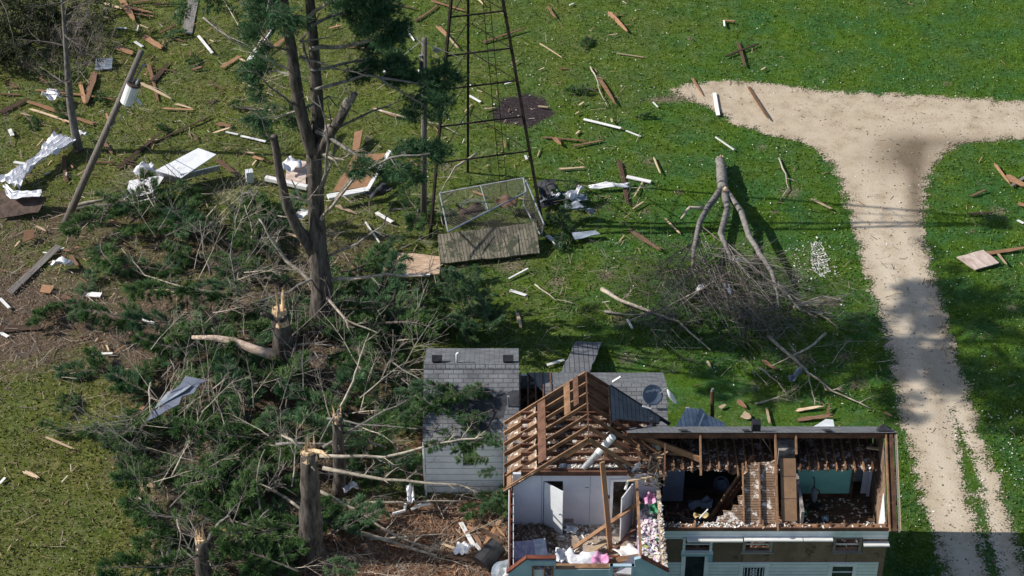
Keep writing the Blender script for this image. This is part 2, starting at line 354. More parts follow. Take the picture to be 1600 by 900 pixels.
def build_ground():
    xs = np.concatenate([[-1500, -700, -300, -120, -60, -40], np.arange(-34, 36.01, .24), [42, 60, 120, 300, 700, 1500]])
    ys = np.concatenate([[-700, -200, 0, 25, 38], np.arange(43, 100.01, .24), [106, 120, 160, 300, 700, 1600, 3000]])
    X, Y = np.meshgrid(xs, ys); nx, ny = len(xs), len(ys)
    Z = .03*np.sin(X*1.3+Y*.7)*np.sin(Y*.9-X*.4)
    dd = sdist(X, Y, DW); Z *= np.clip(-dd/1.5, 0, 1)
    Z -= .03
    co_ = np.stack([X, Y, Z], -1).reshape(-1, 3)
    i = np.arange((ny-1)*(nx-1)); a = (i//(nx-1))*nx+i % (nx-1)
    F = np.stack([a, a+1, a+nx+1, a+nx], 1)
    M['ground'] = ground_mat()
    o = soup('ground', 'ground', co_, F, kind='structure')
    o.data.polygons.foreach_set('use_smooth', [True]*len(o.data.polygons))
    def att(nm, arr):
        t = o.data.attributes.new(nm, 'FLOAT', 'POINT'); t.data.foreach_set('value', np.asarray(arr, dtype=np.float32).ravel())
    # dryness rises to the left of the plot
    px = 800+FPX*X/(Y*cp+CAMH*sp+1e-6)
    py = 450+FPX*(CAMH*cp-Y*sp)/(Y*cp+CAMH*sp+1e-6)
    dry = np.clip(1.0-(px-560)/520, 0.0, 1)*.62
    dry = np.maximum(dry, .45*np.exp(-((px-860)/230)**2-((py-60)/150)**2))
    dry = np.where((px < 420) & (py > 560), np.maximum(dry, .72), dry)
    att('dry', dry)
    att('lit', np.maximum(.8*sg(sdist(X, Y, LIT), 5.0), .55*sg(sdist(X, Y, LIT2), 5)))
    att('red', sg(sdist(X, Y, RED), 2.0))
    att('ash', sg(sdist(X, Y, ASH), 1.1))
    tip = W2([(1000, 148), (1120, 135), (1120, 160), (1010, 165)])
    e1 = np.maximum(sg(dd+.05, 1.1), .75*sg(sdist(X, Y, tip), 1.2))
    for (cx, cy, r) in ((1275, 405, .7), (1190, 228, .5), (1015, 252, .7), (1300, 470, 1.0), (950, 430, .9), (965, 500, .9), (980, 560, .8), (1250, 560, 1.2), (1320, 555, .8), (1130, 270, .5), (1235, 300, 1.0), (800, 415, 1.2), (870, 440, .8), (1410, 760, .5), (1425, 680, .7), (700, 260, 1.0), (1060, 300, .5), (1210, 330, .4), (1480, 130, .5), (1560, 330, .8), (1520, 360, .4), (1580, 480, .6), (1180, 600, .6), (1100, 640, .5), (900, 290, .7), (1010, 330, .5), (870, 130, .4), (1340, 600, .8), (1395, 640, .8), (1400, 700, .7), (1260, 110, .3), (1080, 60, .4)):
        g = G(cx, cy); e1 = np.maximum(e1, .62*np.exp(-((X-g.x)/r)**2-((Y-g.y)/r)**2))
    ml = W2([(1488, 640), (1505, 700), (1522, 770), (1538, 830), (1555, 900), (1580, 1040)])
    e1 = np.where((sdist(X, Y, ml, False) > -.55) & (py > 610), .38, e1)
    att('bare', e1)
def ground_mat():
    m, n, l, b = new_mat('grass_ground')
    tc = n.new('ShaderNodeTexCoord'); P = tc.outputs['Object']
    def at(nm):
        a = n.new('ShaderNodeAttribute'); a.attribute_name = nm; return a.outputs['Fac']
    big = noise(n, l, P, .35, 4, .6); mid = noise(n, l, P, 2.2, 5, .7); fine = noise(n, l, P, 9, 5, .8); vf = noise(n, l, P, 26, 3, .8)
    g = ramp(n, [(.36, (.030, .068, .007)), (.5, (.082, .165, .014)), (.62, (.155, .255, .032))])
    s = mth(n, l, 'ADD', mth(n, l, 'MULTIPLY', mid.outputs[0], .45), mth(n, l, 'MULTIPLY', fine.outputs[0], .55)); l.new(s, g.inputs[0])
    g2 = ramp(n, [(.36, (.020, .062, .014)), (.5, (.048, .138, .032)), (.62, (.10, .21, .065))]); l.new(s, g2.inputs[0])
    hv = ramp(n, [(.42, (0, 0, 0)), (.58, (1, 1, 1))]); l.new(noise(n, l, P, .55, 6, .75).outputs[0], hv.inputs[0])
    g = type('o', (), {'outputs': [mixc(n, l, hv.outputs[0], g.outputs[0], g2.outputs[0])]})
    d = ramp(n, [(.36, (.055, .065, .014)), (.5, (.155, .160, .038)), (.62, (.31, .28, .11))]); l.new(s, d.inputs[0])
    # dry factor with clumps
    f = mth(n, l, 'ADD', at('dry'), mth(n, l, 'MULTIPLY_ADD', big.outputs[0], 1.1, -.52))
    f = mth(n, l, 'ADD', f, mth(n, l, 'MULTIPLY_ADD', fine.outputs[0], 1.0, -.5), clamp=True)
    c = mixc(n, l, f, g.outputs[0], d.outputs[0])
    wide = noise(n, l, P, .9, 7, .8)
    def mask(a, amp=1.6, lo=.42, hi=.58, src=None):
        q = mth(n, l, 'ADD', at(a), mth(n, l, 'MULTIPLY_ADD', (src or mid).outputs[0], amp, -.5*amp))
        r = ramp(n, [(lo, (0, 0, 0)), (hi, (1, 1, 1))]); l.new(q, r.inputs[0]); return r.outputs[0]
    lr = ramp(n, [(.30, (.05, .038, .026)), (.48, (.15, .105, .072)), (.68, (.30, .225, .165))]); l.new(vf.outputs[0], lr.inputs[0])
    c = mixc(n, l, mask('lit', 1.5, .35, .65, wide), c, lr.outputs[0])
    rr = ramp(n, [(.32, (.085, .040, .024)), (.5, (.21, .098, .055)), (.7, (.33, .185, .115))]); l.new(fine.outputs[0], rr.inputs[0])
    c = mixc(n, l, mask('red', 1.1, .3, .7, wide), c, rr.outputs[0])
    ar = ramp(n, [(.35, (.022, .018, .020)), (.6, (.075, .058, .060)), (.72, (.26, .20, .18))]); l.new(fine.outputs[0], ar.inputs[0])
    c = mixc(n, l, mask('ash', 1.2, .35, .65, wide), c, ar.outputs[0])
    br = ramp(n, [(.3, (.13, .095, .065)), (.5, (.27, .21, .15)), (.7, (.46, .38, .30))]); l.new(vf.outputs[0], br.inputs[0])
    c = mixc(n, l, mask('bare', 1.5, .5, .62, fine), c, br.outputs[0])
    l.new(c, b.inputs['Base Color']); b.inputs['Roughness'].default_value = .95
    b.inputs['Specular IOR Level'].default_value = .1
    h = mth(n, l, 'ADD', mth(n, l, 'MULTIPLY', fine.outputs[0], 1.0), mth(n, l, 'MULTIPLY', vf.outputs[0], .8))
    bump(n, l, b, h, .9, .12)
    return m
build_ground()

def build_drive():
    x0, x1 = min(p[0] for p in DW)-1, max(p[0] for p in DW)+1; y0, y1 = min(p[1] for p in DW)-1, max(p[1] for p in DW)+1
    xs = np.arange(x0, x1, .2); ys = np.arange(y0, y1, .2); X, Y = np.meshgrid(xs, ys); nx = len(xs); ny = len(ys)
    dd = sdist(X, Y, DW)
    i = np.arange((ny-1)*(nx-1)); a = (i//(nx-1))*nx+i % (nx-1)
    F = np.stack([a, a+1, a+nx+1, a+nx], 1); keep = (dd.ravel()[F] > -.45).all(1); F = F[keep]
    used = np.unique(F); rm = np.full(nx*ny, -1); rm[used] = np.arange(len(used)); F = rm[F]
    co_ = np.stack([X, Y, np.full_like(X, .006)], -1).reshape(-1, 3)[used]
    m, n, l, b = new_mat('gravel_driveway'); M['drive'] = m
    tc = n.new('ShaderNodeTexCoord'); P = tc.outputs['Object']
    def at(nm):
        q = n.new('ShaderNodeAttribute'); q.attribute_name = nm; return q.outputs['Fac']
    mid = noise(n, l, P, 1.1, 5, .7); fine = noise(n, l, P, 12, 5, .8); vf = noise(n, l, P, 40, 2, .8)
    g = ramp(n, [(.33, (.22, .17, .115)), (.44, (.42, .345, .25)), (.55, (.58, .49, .37)), (.68, (.72, .64, .52))])
    l.new(mth(n, l, 'ADD', mth(n, l, 'MULTIPLY', mid.outputs[0], .5), mth(n, l, 'MULTIPLY', mth(n, l, 'ADD', fine.outputs[0], vf.outputs[0]), .25)), g.inputs[0])
    c = g.outputs[0]
    tq = mth(n, l, 'ADD', at('track'), mth(n, l, 'MULTIPLY_ADD', mid.outputs[0], 1.2, -.6), clamp=True)
    c = mixc(n, l, mth(n, l, 'MULTIPLY', tq, .5), mixc(n, l, .22, c, (.30, .225, .15)), (.70, .61, .48))
    q = mth(n, l, 'ADD', at('worn'), mth(n, l, 'MULTIPLY_ADD', mid.outputs[0], .9, -.45), clamp=True)
    c = mixc(n, l, q, c, (.165, .13, .09))
    sp_ = ramp(n, [(.66, (0, 0, 0)), (.72, (1, 1, 1))]); l.new(noise(n, l, P, 7, 6, .85).outputs[0], sp_.inputs[0])
    c = mixc(n, l, sp_.outputs[0], c, (.16, .12, .085))
    l.new(c, b.inputs['Base Color']); b.inputs['Roughness'].default_value = .95; b.inputs['Specular IOR Level'].default_value = .1
    bump(n, l, b, fine.outputs[0], .5, .04)
    al = mth(n, l, 'ADD', at('inside'), mth(n, l, 'MULTIPLY_ADD', fine.outputs[0], 2.4, -1.2))
    al = mth(n, l, 'ADD', al, mth(n, l, 'MULTIPLY_ADD', noise(n, l, P, 1.2, 7, .8).outputs[0], 2.6, -1.25))
    r = ramp(n, [(.44, (0, 0, 0)), (.56, (1, 1, 1))]); l.new(al, r.inputs[0]); l.new(r.outputs[0], b.inputs['Alpha'])
    o = soup('driveway', 'drive', co_, F, kind='structure')
    Xu, Yu = co_[:, 0], co_[:, 1]; du = dd.ravel()[used]
    px = 800+FPX*Xu/(Yu*cp+CAMH*sp); py = 450+FPX*(CAMH*cp-Yu*sp)/(Yu*cp+CAMH*sp)
    ins = np.clip(.55+du/1.0, 0, 2.5)
    mid_l = W2([(1488, 640), (1505, 700), (1522, 770), (1538, 830), (1555, 900), (1580, 1040)])
    dm = sdist(Xu, Yu, mid_l, False); ins = np.minimum(ins, np.where(py > 610, np.clip(.12+(dm-.05)*1.3, 0, 2.5)+np.clip((720-py)/200, 0, 1), 9))
    worn = .95*np.exp(-((px-1415)/48)**2-((py-243)/30)**2)+.9*np.exp(-((px-1430)/13)**2-((py-305)/60)**2)
    worn += .55*np.exp(-((px-1500)/90)**2-((py-222)/10)**2)+.4*np.exp(-((px-1470)/25)**2-((py-560)/120)**2)
    tr = np.zeros_like(Xu)
    for ln in ([(1600, 178), (1480, 176), (1400, 182), (1362, 215), (1350, 270), (1362, 340), (1385, 420), (1412, 500), (1438, 600), (1462, 700), (1485, 790), (1512, 900), (1540, 1040)], [(1600, 196), (1500, 196), (1430, 205), (1398, 240), (1395, 300), (1412, 370), (1432, 440), (1452, 510), (1476, 600), (1505, 690), (1533, 780), (1565, 900), (1600, 1040)]):
        tr = np.maximum(tr, np.exp(-(sdist(Xu, Yu, W2(ln), False)/.42)**2))
    tr *= np.clip((py-180)/260, .25, 1)
    for nm, arr in (('track', tr), ('inside', ins), ('worn', np.clip(worn, 0, 1))):
        t = o.data.attributes.new(nm, 'FLOAT', 'POINT'); t.data.foreach_set('value', arr.astype(np.float32))
build_drive()

# ---------------------------------------------------------------- annex building (behind, left)
def wallgrid(mb, x0, x1, z0, z1, Y, t, holes, axis='x'):
    """wall in the plane Y (axis x) or X (axis y) with rectangular holes (a0,a1,z0,z1)"""
    xs = sorted({x0, x1, *[h[0] for h in holes], *[h[1] for h in holes]}); zs = sorted({z0, z1, *[h[2] for h in holes], *[h[3] for h in holes]})
    xs = [x for x in xs if x0 <= x <= x1]; zs = [z for z in zs if z0 <= z <= z1]
    for i in range(len(xs)-1):
        for j in range(len(zs)-1):
            cx, cz = (xs[i]+xs[i+1])/2, (zs[j]+zs[j+1])/2
            if any(h[0] < cx < h[1] and h[2] < cz < h[3] for h in holes): continue
            if axis == 'x': mb.bx(xs[i], xs[i+1], Y, Y+t, zs[j], zs[j+1])
            else: mb.bx(Y, Y+t, xs[i], xs[i+1], zs[j], zs[j+1])
    return mb
def build_annex():
    x0, x1 = -3.12, .17; yf = 54.40; yb = 58.9; yr = 56.72; zr = 4.10; ze = 2.62
    T = thing('annex_building', (-1.5, 56.6, 0), 'small grey shingled annex behind the roofless wing, pine boughs on its roof', 'building')
    wx0, wx1 = V(723, 700, yf).x, V(740, 700, yf).x; wz0, wz1 = V(730, 728, yf).z, V(730, 690, yf).z
    mb = MB(); wallgrid(mb, x0, x1, 0, ze, yf, .12, [(wx0, wx1, wz0, wz1)]); wf = mb.build('front_wall', 'vsiding', T)
    MB().bx(wx0, wx1, yf+.06, yf+.08, wz0, wz1).build('window_pane', 'glass', wf)
    fr = MB()
    for a in (wx0-.03, wx1+.03): fr.bx(a-.03, a+.03, yf-.02, yf+.1, wz0-.05, wz1+.05)
    fr.bx(wx0, wx1, yf-.022, yf+.098, wz1, wz1+.05); fr.build('window_frame', 'white', wf)
    mb = MB(); mb.bx(x0, x0+.12, yf+.12, yb, 0, ze-.02); mb.bx(x1-.12, x1, yf+.12, yb, 0, ze-.02); mb.bx(x0+.12, x1-.12, yb-.12, yb, 0, ze-.02)
    mb.add([(x0+.02, yf+.1, ze), (x0+.02, yb-.05, 2.9), (x0+.02, yr, zr-.06)], [(0, 1, 2)]); mb.add([(x1-.02, yf+.1, ze), (x1-.02, yb-.05, 2.9), (x1-.02, yr, zr-.06)], [(0, 1, 2)])
    mb.build('side_walls', 'vsiding', T)
    ox = .08; w = x1-x0+2*ox
    fs = Vector((0, yr-yf+.12, zr-ze+.05)); Lf = fs.length; bs = Vector((0, yr-yb-.1, zr-2.95)); Lb = bs.length
    ridge = Vector((x0-ox, yr, zr+.03))
    # front slope: local u=+x, v=up the slope; origin at lower left
    o = ridge-fs
    f = panel('roof', 'under', T, o, (1, 0, 0), fs, rect(w, Lf), .05)
    # shingle sheets with torn lower edge: top band
    n = f.matrix_local.to_3x3() @ Vector((0, 0, 1))
    top = [(0, Lf), (w, Lf)]+[(w, Lf-.95)]+[(w-i*.22, Lf-.93-R.choice((0, .0, .14, .28)) if i > 1 else Lf-.95) for i in range(1, 16)]+[(0, Lf-1.0)]
    panel('shingles', 'shin', f, o+n*.008, (1, 0, 0), fs, top, .006)
    low = [(0, .02), (1.55, .02), (1.6, .5), (1.35, .62), (1.3, 1.1), (.95, 1.25), (.9, 1.6), (0, 1.72)]
    panel('shingles', 'shin', f, o+n*.0085, (1, 0, 0), fs, low, .006)
    panel('shingles', 'shin', f, o+n*.0085, (1, 0, 0), fs, [(2.2, .02), (w, .02), (w, 1.3), (3.0, 1.35), (2.9, .9), (2.5, .8), (2.4, .3)], .006)
    b_ = panel('roof', 'shin', T, ridge+Vector((w, 0, 0)), (-1, 0, 0), bs*-1 if False else -bs, rect(w, Lb), .05)
    rc = MB()
    k = 22
    for i in range(k):
        a = x0-ox+i*w/k
        rc.box((a+w/k/2, yr-.07, zr+.015+.003*(i % 2)), (w/k-.01, .18, .012), Matrix.Rotation(math.atan2(zr-ze, yr-yf), 3, 'X'))
    rc.build('ridge_cap', 'shin', T)
    for px in (683, 794):
        c = V(px, 567, yr+.28); mb = MB(); mb.box((c.x, yr+.30, zr+.02), (.32, .30, .16)).box((c.x, yr+.30, zr+.11), (.38, .36, .03)); mb.build('roof_vent', 'blackplastic', T)
    c = V(714, 566, yr+.25)
    MB().tube([(c.x, yr+.25, zr-.1), (c.x, yr+.25, zr+.36), (c.x+.03, yr+.25, zr+.40), (c.x+.09, yr+.25, zr+.38)], [.045]*4, 8).build('vent_pipe', 'white', T, smooth=True)
    c = V(794, 640, 55.4); MB().tube([(c.x, 55.4, 3.1), (c.x, 55.4, 3.75)], [.03, .03], 7).box((c.x, 55.4, 3.77), (.09, .09, .05)).build('vent_pipe', 'steel', T)
    MB().tube([(x0-.05, yf-.06, ze-.1), (x0-.06, yf-.07, 1.2), (x0-.02, yf-.09, .1), (x0-.02, yf-.25, .03)], [.045]*4, 6).build('downspout', 'white', T)
    panel('fascia', 'w', T, (x0-ox, yf-.125, ze-.16), (1, 0, 0), (0, 0, 1), rect(w, .12), .02)
    # connector behind the wing
    T2 = thing('rear_extension', (3, 56.5, 0), 'low grey shingled extension with torn corner behind the exposed rafters', 'building')
    X0, X1 = .20, 5.62; ze2 = 2.6; yb2 = 58.05; yr2 = 56.6; zr2 = 3.35; yf2 = 54.9
    mb = MB(); mb.bx(X0, X1-.1, yf2, yf2+.1, 0, ze2); mb.bx(X0, X1-.1, yb2-.1, yb2, 0, ze2-.02); mb.bx(X1-.22, X1-.1, yf2+.1, yb2-.1, 0, ze2-.02); mb.bx(X0, X0+.1, yf2+.1, yb2-.1, 0, ze2-.02)
    mb.add([(X1-.1, yf2, ze2), (X1-.1, yb2, ze2), (X1-.1, yr2, zr2)], [(0, 1, 2)])
    mb.build('wall', 'siding', T2)
    MB().bx(X0+.1, X1-.22, yf2+.1, yb2-.1, 1.9, 1.95).build('ceiling', 'rafter', T2)
    fs = Vector((0, yr2-yf2, zr2-ze2)); bs = Vector((0, yb2-yr2, ze2-zr2))
    L = bs.length; Lf = fs.length; wv = X1-X0
    r1 = panel('roof', 'shin', T2, (X0+.45, yr2, zr2+.03), (1, 0, 0), bs, [(0, 0), (wv-.45, 0), (wv-.45, L+.1), (-.1, L+.1), (.25, .35)], .05)
    r2 = panel('roof', 'shin', T2, Vector((X0, yr2, zr2+.03))-fs, (1, 0, 0), fs, [(1.0, 0), (wv, 0), (wv, Lf), (.62, Lf), (1.0, Lf-.45), (.75, Lf-1.0)], .05)
    fl = MB()
    for i in range(5):
        a = Vector((X0+.1+i*.28, yf2, ze2)); fl.beam(a, a+fs, .05, .12)
        fl.beam(Vector((X0+.1+i*.28, yb2, ze2)), Vector((X0+.1+i*.28, yr2, zr2)), .05, .12)
    fl.build('rafters', 'rafter', T2)
    n = 160; p = np.stack([NR.uniform(X0+.1, X0+1.2, n), NR.uniform(yf2+.2, yb2-.3, n), np.full(n, 1.97)], 1)
    v_, f_ = chip_soup(p, .1, .4, .6, .8); soup('torn_roofing', 'redneed', v_, f_, parent=T2)
    t = thing('white_gutter_piece', V(1008, 592, 55.6), 'white bent gutter piece standing on the grey roof beside the exposed gable', 'gutter')
    MB().beam(V(957, 597, 55.7), V(970, 589, 55.7), .09, .05).build('gutter', 'w', t)
build_annex()

# ---------------------------------------------------------------- the main house
H = thing('wrecked_house', (6, 50, 0), 'wooden farmhouse with its roof torn off, rooms and rafters open to the sky', 'house')
YF = 48.72; YR = 51.16; YB = 52.5; ZP = 3.9; ZR = 5.9; ZF = 2.5; ZC = 4.55
ZB = 4.93
XL = 5.02; XR = 12.55
def zz(py): return V(1200, py, YF).z
def xx(px, py=850): return V(px, py, YF).x
def rz(y): return ZP+(ZR-ZP)*(y-YF)/(YR-YF) if y <= YR else ZR-(ZR-ZB)*(y-YR)/(YB-YR)
def build_main():
    up = [(xx(1071), xx(1109)), (xx(1165), xx(1203)), (xx(1306), xx(1342))]
    zu0, zu1 = zz(860), zz(843)
    lw = [(xx(1073), xx(1103)), (xx(1165), xx(1199)), (xx(1306), xx(1338))]
    zl1, zl0 = zz(885), .75
    hu = [(a, b, zu0, zu1) for a, b in up]; hl = [(a, b, zl0, zl1) for a, b in lw]; hl[0] = (lw[0][0], lw[0][1], .1, zz(868)); 
    zs1, zs2 = zz(842), zz(879)
    wallgrid(MB(), XL, XR, zs1, ZP-.12, YF, .14, hu).build('frieze_board', 'siding', H)
    wallgrid(MB(), XL, XR, zs2, zs1, YF+.02, .12, hu+[hl[0]]).build('bare_sheathing', 'plankdark', H)
    wallgrid(MB(), XL, XR-.18, 0, zs2, YF, .14, hl).build('siding', 'siding', H)
    MB().bx(XR-.18, XR, YF+.02, YF+.14, 0, zs2).build('bare_sheathing', 'plankdark', H)
    # remnants of white soffit standing proud of the wall, catching the sun
    for a, b, y0, y1, m in ((1072, 1159, 833, 842, 'w'), (1161, 1252, 833, 841, 'w'), (1253, 1299, 836, 841, 'w'), (1348, 1388, 844, 849, 'w')):
        z1, z0 = zz(y0), zz(y1)
        mb = MB(); mb.box((.5*(xx(a)+xx(b)), YF-.11, z0+.08), (xx(b)-xx(a)-.005, .25, .05), Matrix.Rotation(math.radians(-8), 3, 'X')); mb.build('soffit_strip', m, H)
    # windows
    for i, (a, b, c, d) in enumerate(hu):
        fr = MB(); w = .09
        fr.bx(a-w, a, YF-.03, YF+.10, c-.02, d+.04); fr.bx(b, b+w, YF-.03, YF+.10, c-.02, d+.04); fr.bx(a-w-.02, b+w+.02, YF-.032, YF+.098, d+.04, d+.09)
        fr.bx(a-w-.04, b+w+.04, YF-.09, YF+.098, c-.09, c-.02)
        f = fr.build('upper_window', 'siding' if i == 0 else 'g', H)
        MB().bx(a, b, YF+.03, YF+.06, (c+d)/2-.02, (c+d)/2+.02).build('sash_rail', 'w', f)
    t = MB(); t.bx(up[0][0]-.13, up[0][1]+.13, YF-.05, YF-.035, zu0-.24, zu0-.10); t.bx(up[0][1]-.02, up[0][1]+.13, YF-.05, YF-.036, zu0-.5, zu0-.24); t.build('window_apron', 'bluetrim', H)
    for i, (a, b, c, d) in enumerate(hl):
        fr = MB(); w = .14
        fr.bx(a-w, a, YF-.03, YF+.12, c-.02, d+.02); fr.bx(b, b+w, YF-.03, YF+.12, c-.02, d+.02)
        if i: fr.bx(a-w, b+w, YF-.032, YF+.118, d+.02, d+.16)
        f = fr.build('front_door' if i == 0 else 'lower_window', 'white', H)
        MB().bx(a, b, YF+.07, YF+.09, c, d).build('pane', 'glass', f)
        if i == 1:
            g = MB(); k = 7
            for j in range(k): g.tube([(a+(b-a)*(j+.5)/k, YF+.02, c), (a+(b-a)*(j+.5)/k, YF+.02, d)], [.013]*2, 5)
            for zq in (d-.05, d-.55, c+.1): g.beam((a, YF+.018, zq), (b, YF+.018, zq), .02, .025)
            cx = (a+b)/2
            for s in (-1, 1):
                for zq in (d-.22, d-.38): g.tube([(cx, YF+.012, zq-.08), (cx+s*.07, YF+.012, zq-.03), (cx+s*.06, YF+.012, zq+.04), (cx+s*.01, YF+.012, zq+.05)], [.012]*4, 5)
            g.build('iron_grille', 'white', f)
        elif i == 2: MB().bx(a, b, YF+.04, YF+.068, d-.34, d-.30).build('sash_rail', 'white', f)
    # shell: back wall, end walls, floors
    MB().bx(XL+.14, XR-.14, YB-.14, YB, 0, 4.7).build('back_wall', 'siding', H)
    e = MB(); e.bx(XR-.13, XR, YF+.14, YB, 0, ZP-.1)
    e.add([(XR-.07, YF+.14, ZP-.1), (XR-.07, YB, ZP-.1), (XR-.07, YB, 4.7), (XR-.07, YR, ZR-.16)], [(0, 1, 2, 3)])
    e.build('end_wall', 'plankdark', H)
    MB().bx(XL, XR-.13, YF+.14, YB-.14, ZF-.2, ZF).build('upper_floor', 'floor', H)
    # interior white lining of the right end
    panel('end_lining', 'inwhite', H, (XR-.14, YF+.17, ZF), (0, -1, 0), (0, 0, 1), [(0, 0), (0, 1.30), (-.85, 1.92), (-.85, 0)], .03)
    # plates and rafter stubs on the front wall
    p = MB(); p.bx(XL, XR, YF-.02, YF+.16, ZP-.12, ZP-.04); p.build('top_plate', 'rafter2', H)
    MB().bx(XL, XR+.05, YF-.07, YF-.024, ZP-.16, ZP-.02).build('top_plate', 'rafter', H)
    k = 17
    for i in range(k):
        x = XL+.15+i*(XR-XL-.3)/(k-1); L = R.choice((.1, .12, .15, .2))
        MB().beam((x, YF-.02, rz(YF-.02)-.04), (x, YF-.02+L, rz(YF-.02+L)-.04), .045, .06).build('rafter_stub', 'rafter2' if i % 3 else 'rafter', H)
    # back slope with shingles, rafters below
    bs = Vector((0, YB-YR, ZB-ZR)); Lb = bs.length
    x0 = 3.85
    r = panel('back_roof', 'rafter', H, (x0, YR-.02, ZR), (1, 0, 0), bs, jag(rect(XR+.38-x0, Lb+.15), .0, 1), .03)
    nrm = r.matrix_local.to_3x3() @ Vector((0, 0, 1))
    sh = [(0, -.10)]+[(i*.45, -.10+R.uniform(-.03, .02)) for i in range(1, 20)]+[(XR+.38-x0, -.08), (XR+.38-x0, Lb+.16), (0, Lb+.16)]
    panel('shingles', 'shin', r, Vector((x0, YR-.02, ZR))+nrm*.014, (1, 0, 0), bs, sh, .012)
    MB().bx(x0, XR+.3, YR-.05, YR-.01, ZR-.24, ZR-.03).build('ridge_board', 'rafter', H)
    for a, b in ((1061, 1075), (1287, 1300), (1160, 1172)):
        q = MB(); xa = V(a, 670, YR).x; xb = V(b, 670, YR).x; q.box(((xa+xb)/2, YR+.1, ZR+.0), (xb-xa, .5, .012), Matrix.Rotation(math.atan2(bs.z, bs.y), 3, 'X')); q.build('felt_patch', 'under', H)
    c = V(1181, 664, YR+.3); MB().box((c.x, YR+.22, ZR+.05), (.28, .28, .42)).build('roof_vent', 'blackplastic', H)
    c = V(1378, 668, YR+.3); MB().add([(c.x-.25, YR+.02, ZR+.03), (c.x+.3, YR+.02, ZR+.04), (c.x+.35, YR+.5, ZR-.25), (c.x-.1, YR+.6, ZR-.3), (c.x, YR+.2, ZR+.18)], [(0, 1, 4), (1, 2, 4), (2, 3, 4), (3, 0, 4)]).build('felt_patch', 'under', H)
    for i in range(24):
        x = XL-.9+i*(XR-XL+.9)/23
        MB().beam((x, YR, ZR-.14), (x, YB, ZB-.14), .045, .13).build('back_rafter', 'rafter', H)
    # ceiling joists and lath
    xs = np.arange(XL+.15, XR-.1, .305)
    for i, x in enumerate(xs):
        yf = 50.62+R.uniform(-.06, .06)
        if x > V(1150, 730, 50.6).x and x < V(1215, 730, 50.6).x: yf = 50.3
        MB().bx(x-.022, x+.022, yf, YB-.16, ZC+.03, ZC+.17).build('ceiling_joist', 'rafter2' if R.random() < .7 else 'rafter', H)
    for a, b, yf in ((XL+.05, V(1142, 730, 50.6).x, 50.72), (V(1142, 730, 50.6).x, 9.05, 50.55), (9.25, XR-.18, 50.74)):
        poly = [(0, YB-.16-yf)]+[(0, 0)]+[(j*.11, R.uniform(-.05, .06)) for j in range(1, int((b-a)/.11))]+[(b-a, 0), (b-a, YB-.16-yf)]
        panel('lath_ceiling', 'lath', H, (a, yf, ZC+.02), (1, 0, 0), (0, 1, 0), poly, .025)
    # surviving front rafters: middle, right, stubs from the ridge
    for px, y0, m, w in ((1214, YF-.1, 'rafter2', .06), (1388, YF-.12, 'rafter2', .05), (1396, YF-.12, 'rafter', .12)):
        x = V(px, 745, 49.9).x
        MB().beam((x, y0, rz(y0)-.03), (x, YR-.03, ZR-.05), w, .14).build('front_rafter', m, H)
    for px, d in ((1095, 1.05), (1245, .5)):
        x = V(px, 690, 50.8).x
        MB().beam((x, YR-.04, ZR-.08), (x, YR-.04-d, rz(YR-.04-d)-.08), .06, .12).build('front_rafter', 'rafter2', H)
    MB().beam((V(1022+18, 700, 50.6).x, YR-.3, rz(YR-.3)), (V(1038, 740, 50.0).x, 49.9, rz(49.9)), .05, .1).build('front_rafter', 'rafter', H)
    # fly rafter ladder on the right rake
    xr = XR+.30
    MB().beam((xr, YF-.15, rz(YF-.15)-.02), (xr, YR-.02, ZR-.06), .05, .15).build('rake_board', 'g', H)
    MB().beam((xr+.045, YF-.10, rz(YF-.1)-.04), (xr+.045, YR-.02, ZR-.08), .03, .2).build('rake_board', 'p', H)
    for y in (48.75, 49.35, 50.2, 50.9):
        MB().bx(XR-.05, xr-.03, y-.03, y+.03, rz(y)-.13, rz(y)-.02).build('lookout', 'rafter2', H)
    panel('rake_boards', 'plank', H, (XR+.02, YF+.05, rz(YF+.05)-.12), (1, 0, 0), (0, YR-YF, ZR-ZP), [(0, 0), (.18, 0), (.2, 2.9), (0, 3.0)], .02)
    # sloped lath panel and the plank panel beside it
    sl_ = Vector((0, 50.45-48.9, rz(50.45)-rz(48.9)))
    xa = V(1160, 780, 49.5).x; xb = V(1211, 780, 49.5).x
    o = Vector((xa, 48.9, rz(48.9)-.17)); Ls = sl_.length; wv = xb-xa
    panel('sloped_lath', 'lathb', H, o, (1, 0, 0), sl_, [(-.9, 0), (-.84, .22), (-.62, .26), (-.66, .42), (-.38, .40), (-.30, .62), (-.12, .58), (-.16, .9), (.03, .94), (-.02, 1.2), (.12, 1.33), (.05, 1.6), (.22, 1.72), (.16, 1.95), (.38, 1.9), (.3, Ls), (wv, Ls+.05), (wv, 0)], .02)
    for f in (0, .5, 1):
        x = xa+wv*f+.03; MB().beam((x, 48.85, rz(48.85)-.09), (x, 50.4, rz(50.4)-.09), .045, .12).build('sloped_rafter', 'rafter2', H)
    xa = V(1220, 780, 49.5).x; xb = V(1244, 780, 49.5).x
    panel('plank_panel', 'plank', H, (xa, 48.9, rz(48.9)-.10), (1, 0, 0), sl_, [(0, 0), (xb-xa, 0), (xb-xa+.02, Ls+.1), (0, Ls+.1)], .03)
    c = V(1230, 712, 50.8); q = MB(); q.bx(c.x-.28, c.x+.28, 50.9, 51.45, ZC+.04, ZC+.75); q.build('chimney_stub', 'brick', H)
    # rooms
    xp = V(1243, 775, 50.5).x
    MB().bx(xp-.05, xp+.05, YF+.16, 51.6, ZF, ZC-.15).build('partition', 'brick', H)
    xt1 = V(1330, 750, 51.6).x; xd1 = V(1350, 750, 51.6).x
    MB().bx(xp+.05, xt1, 51.6, 51.68, ZF, ZC).build('teal_wall', 'teal', H)
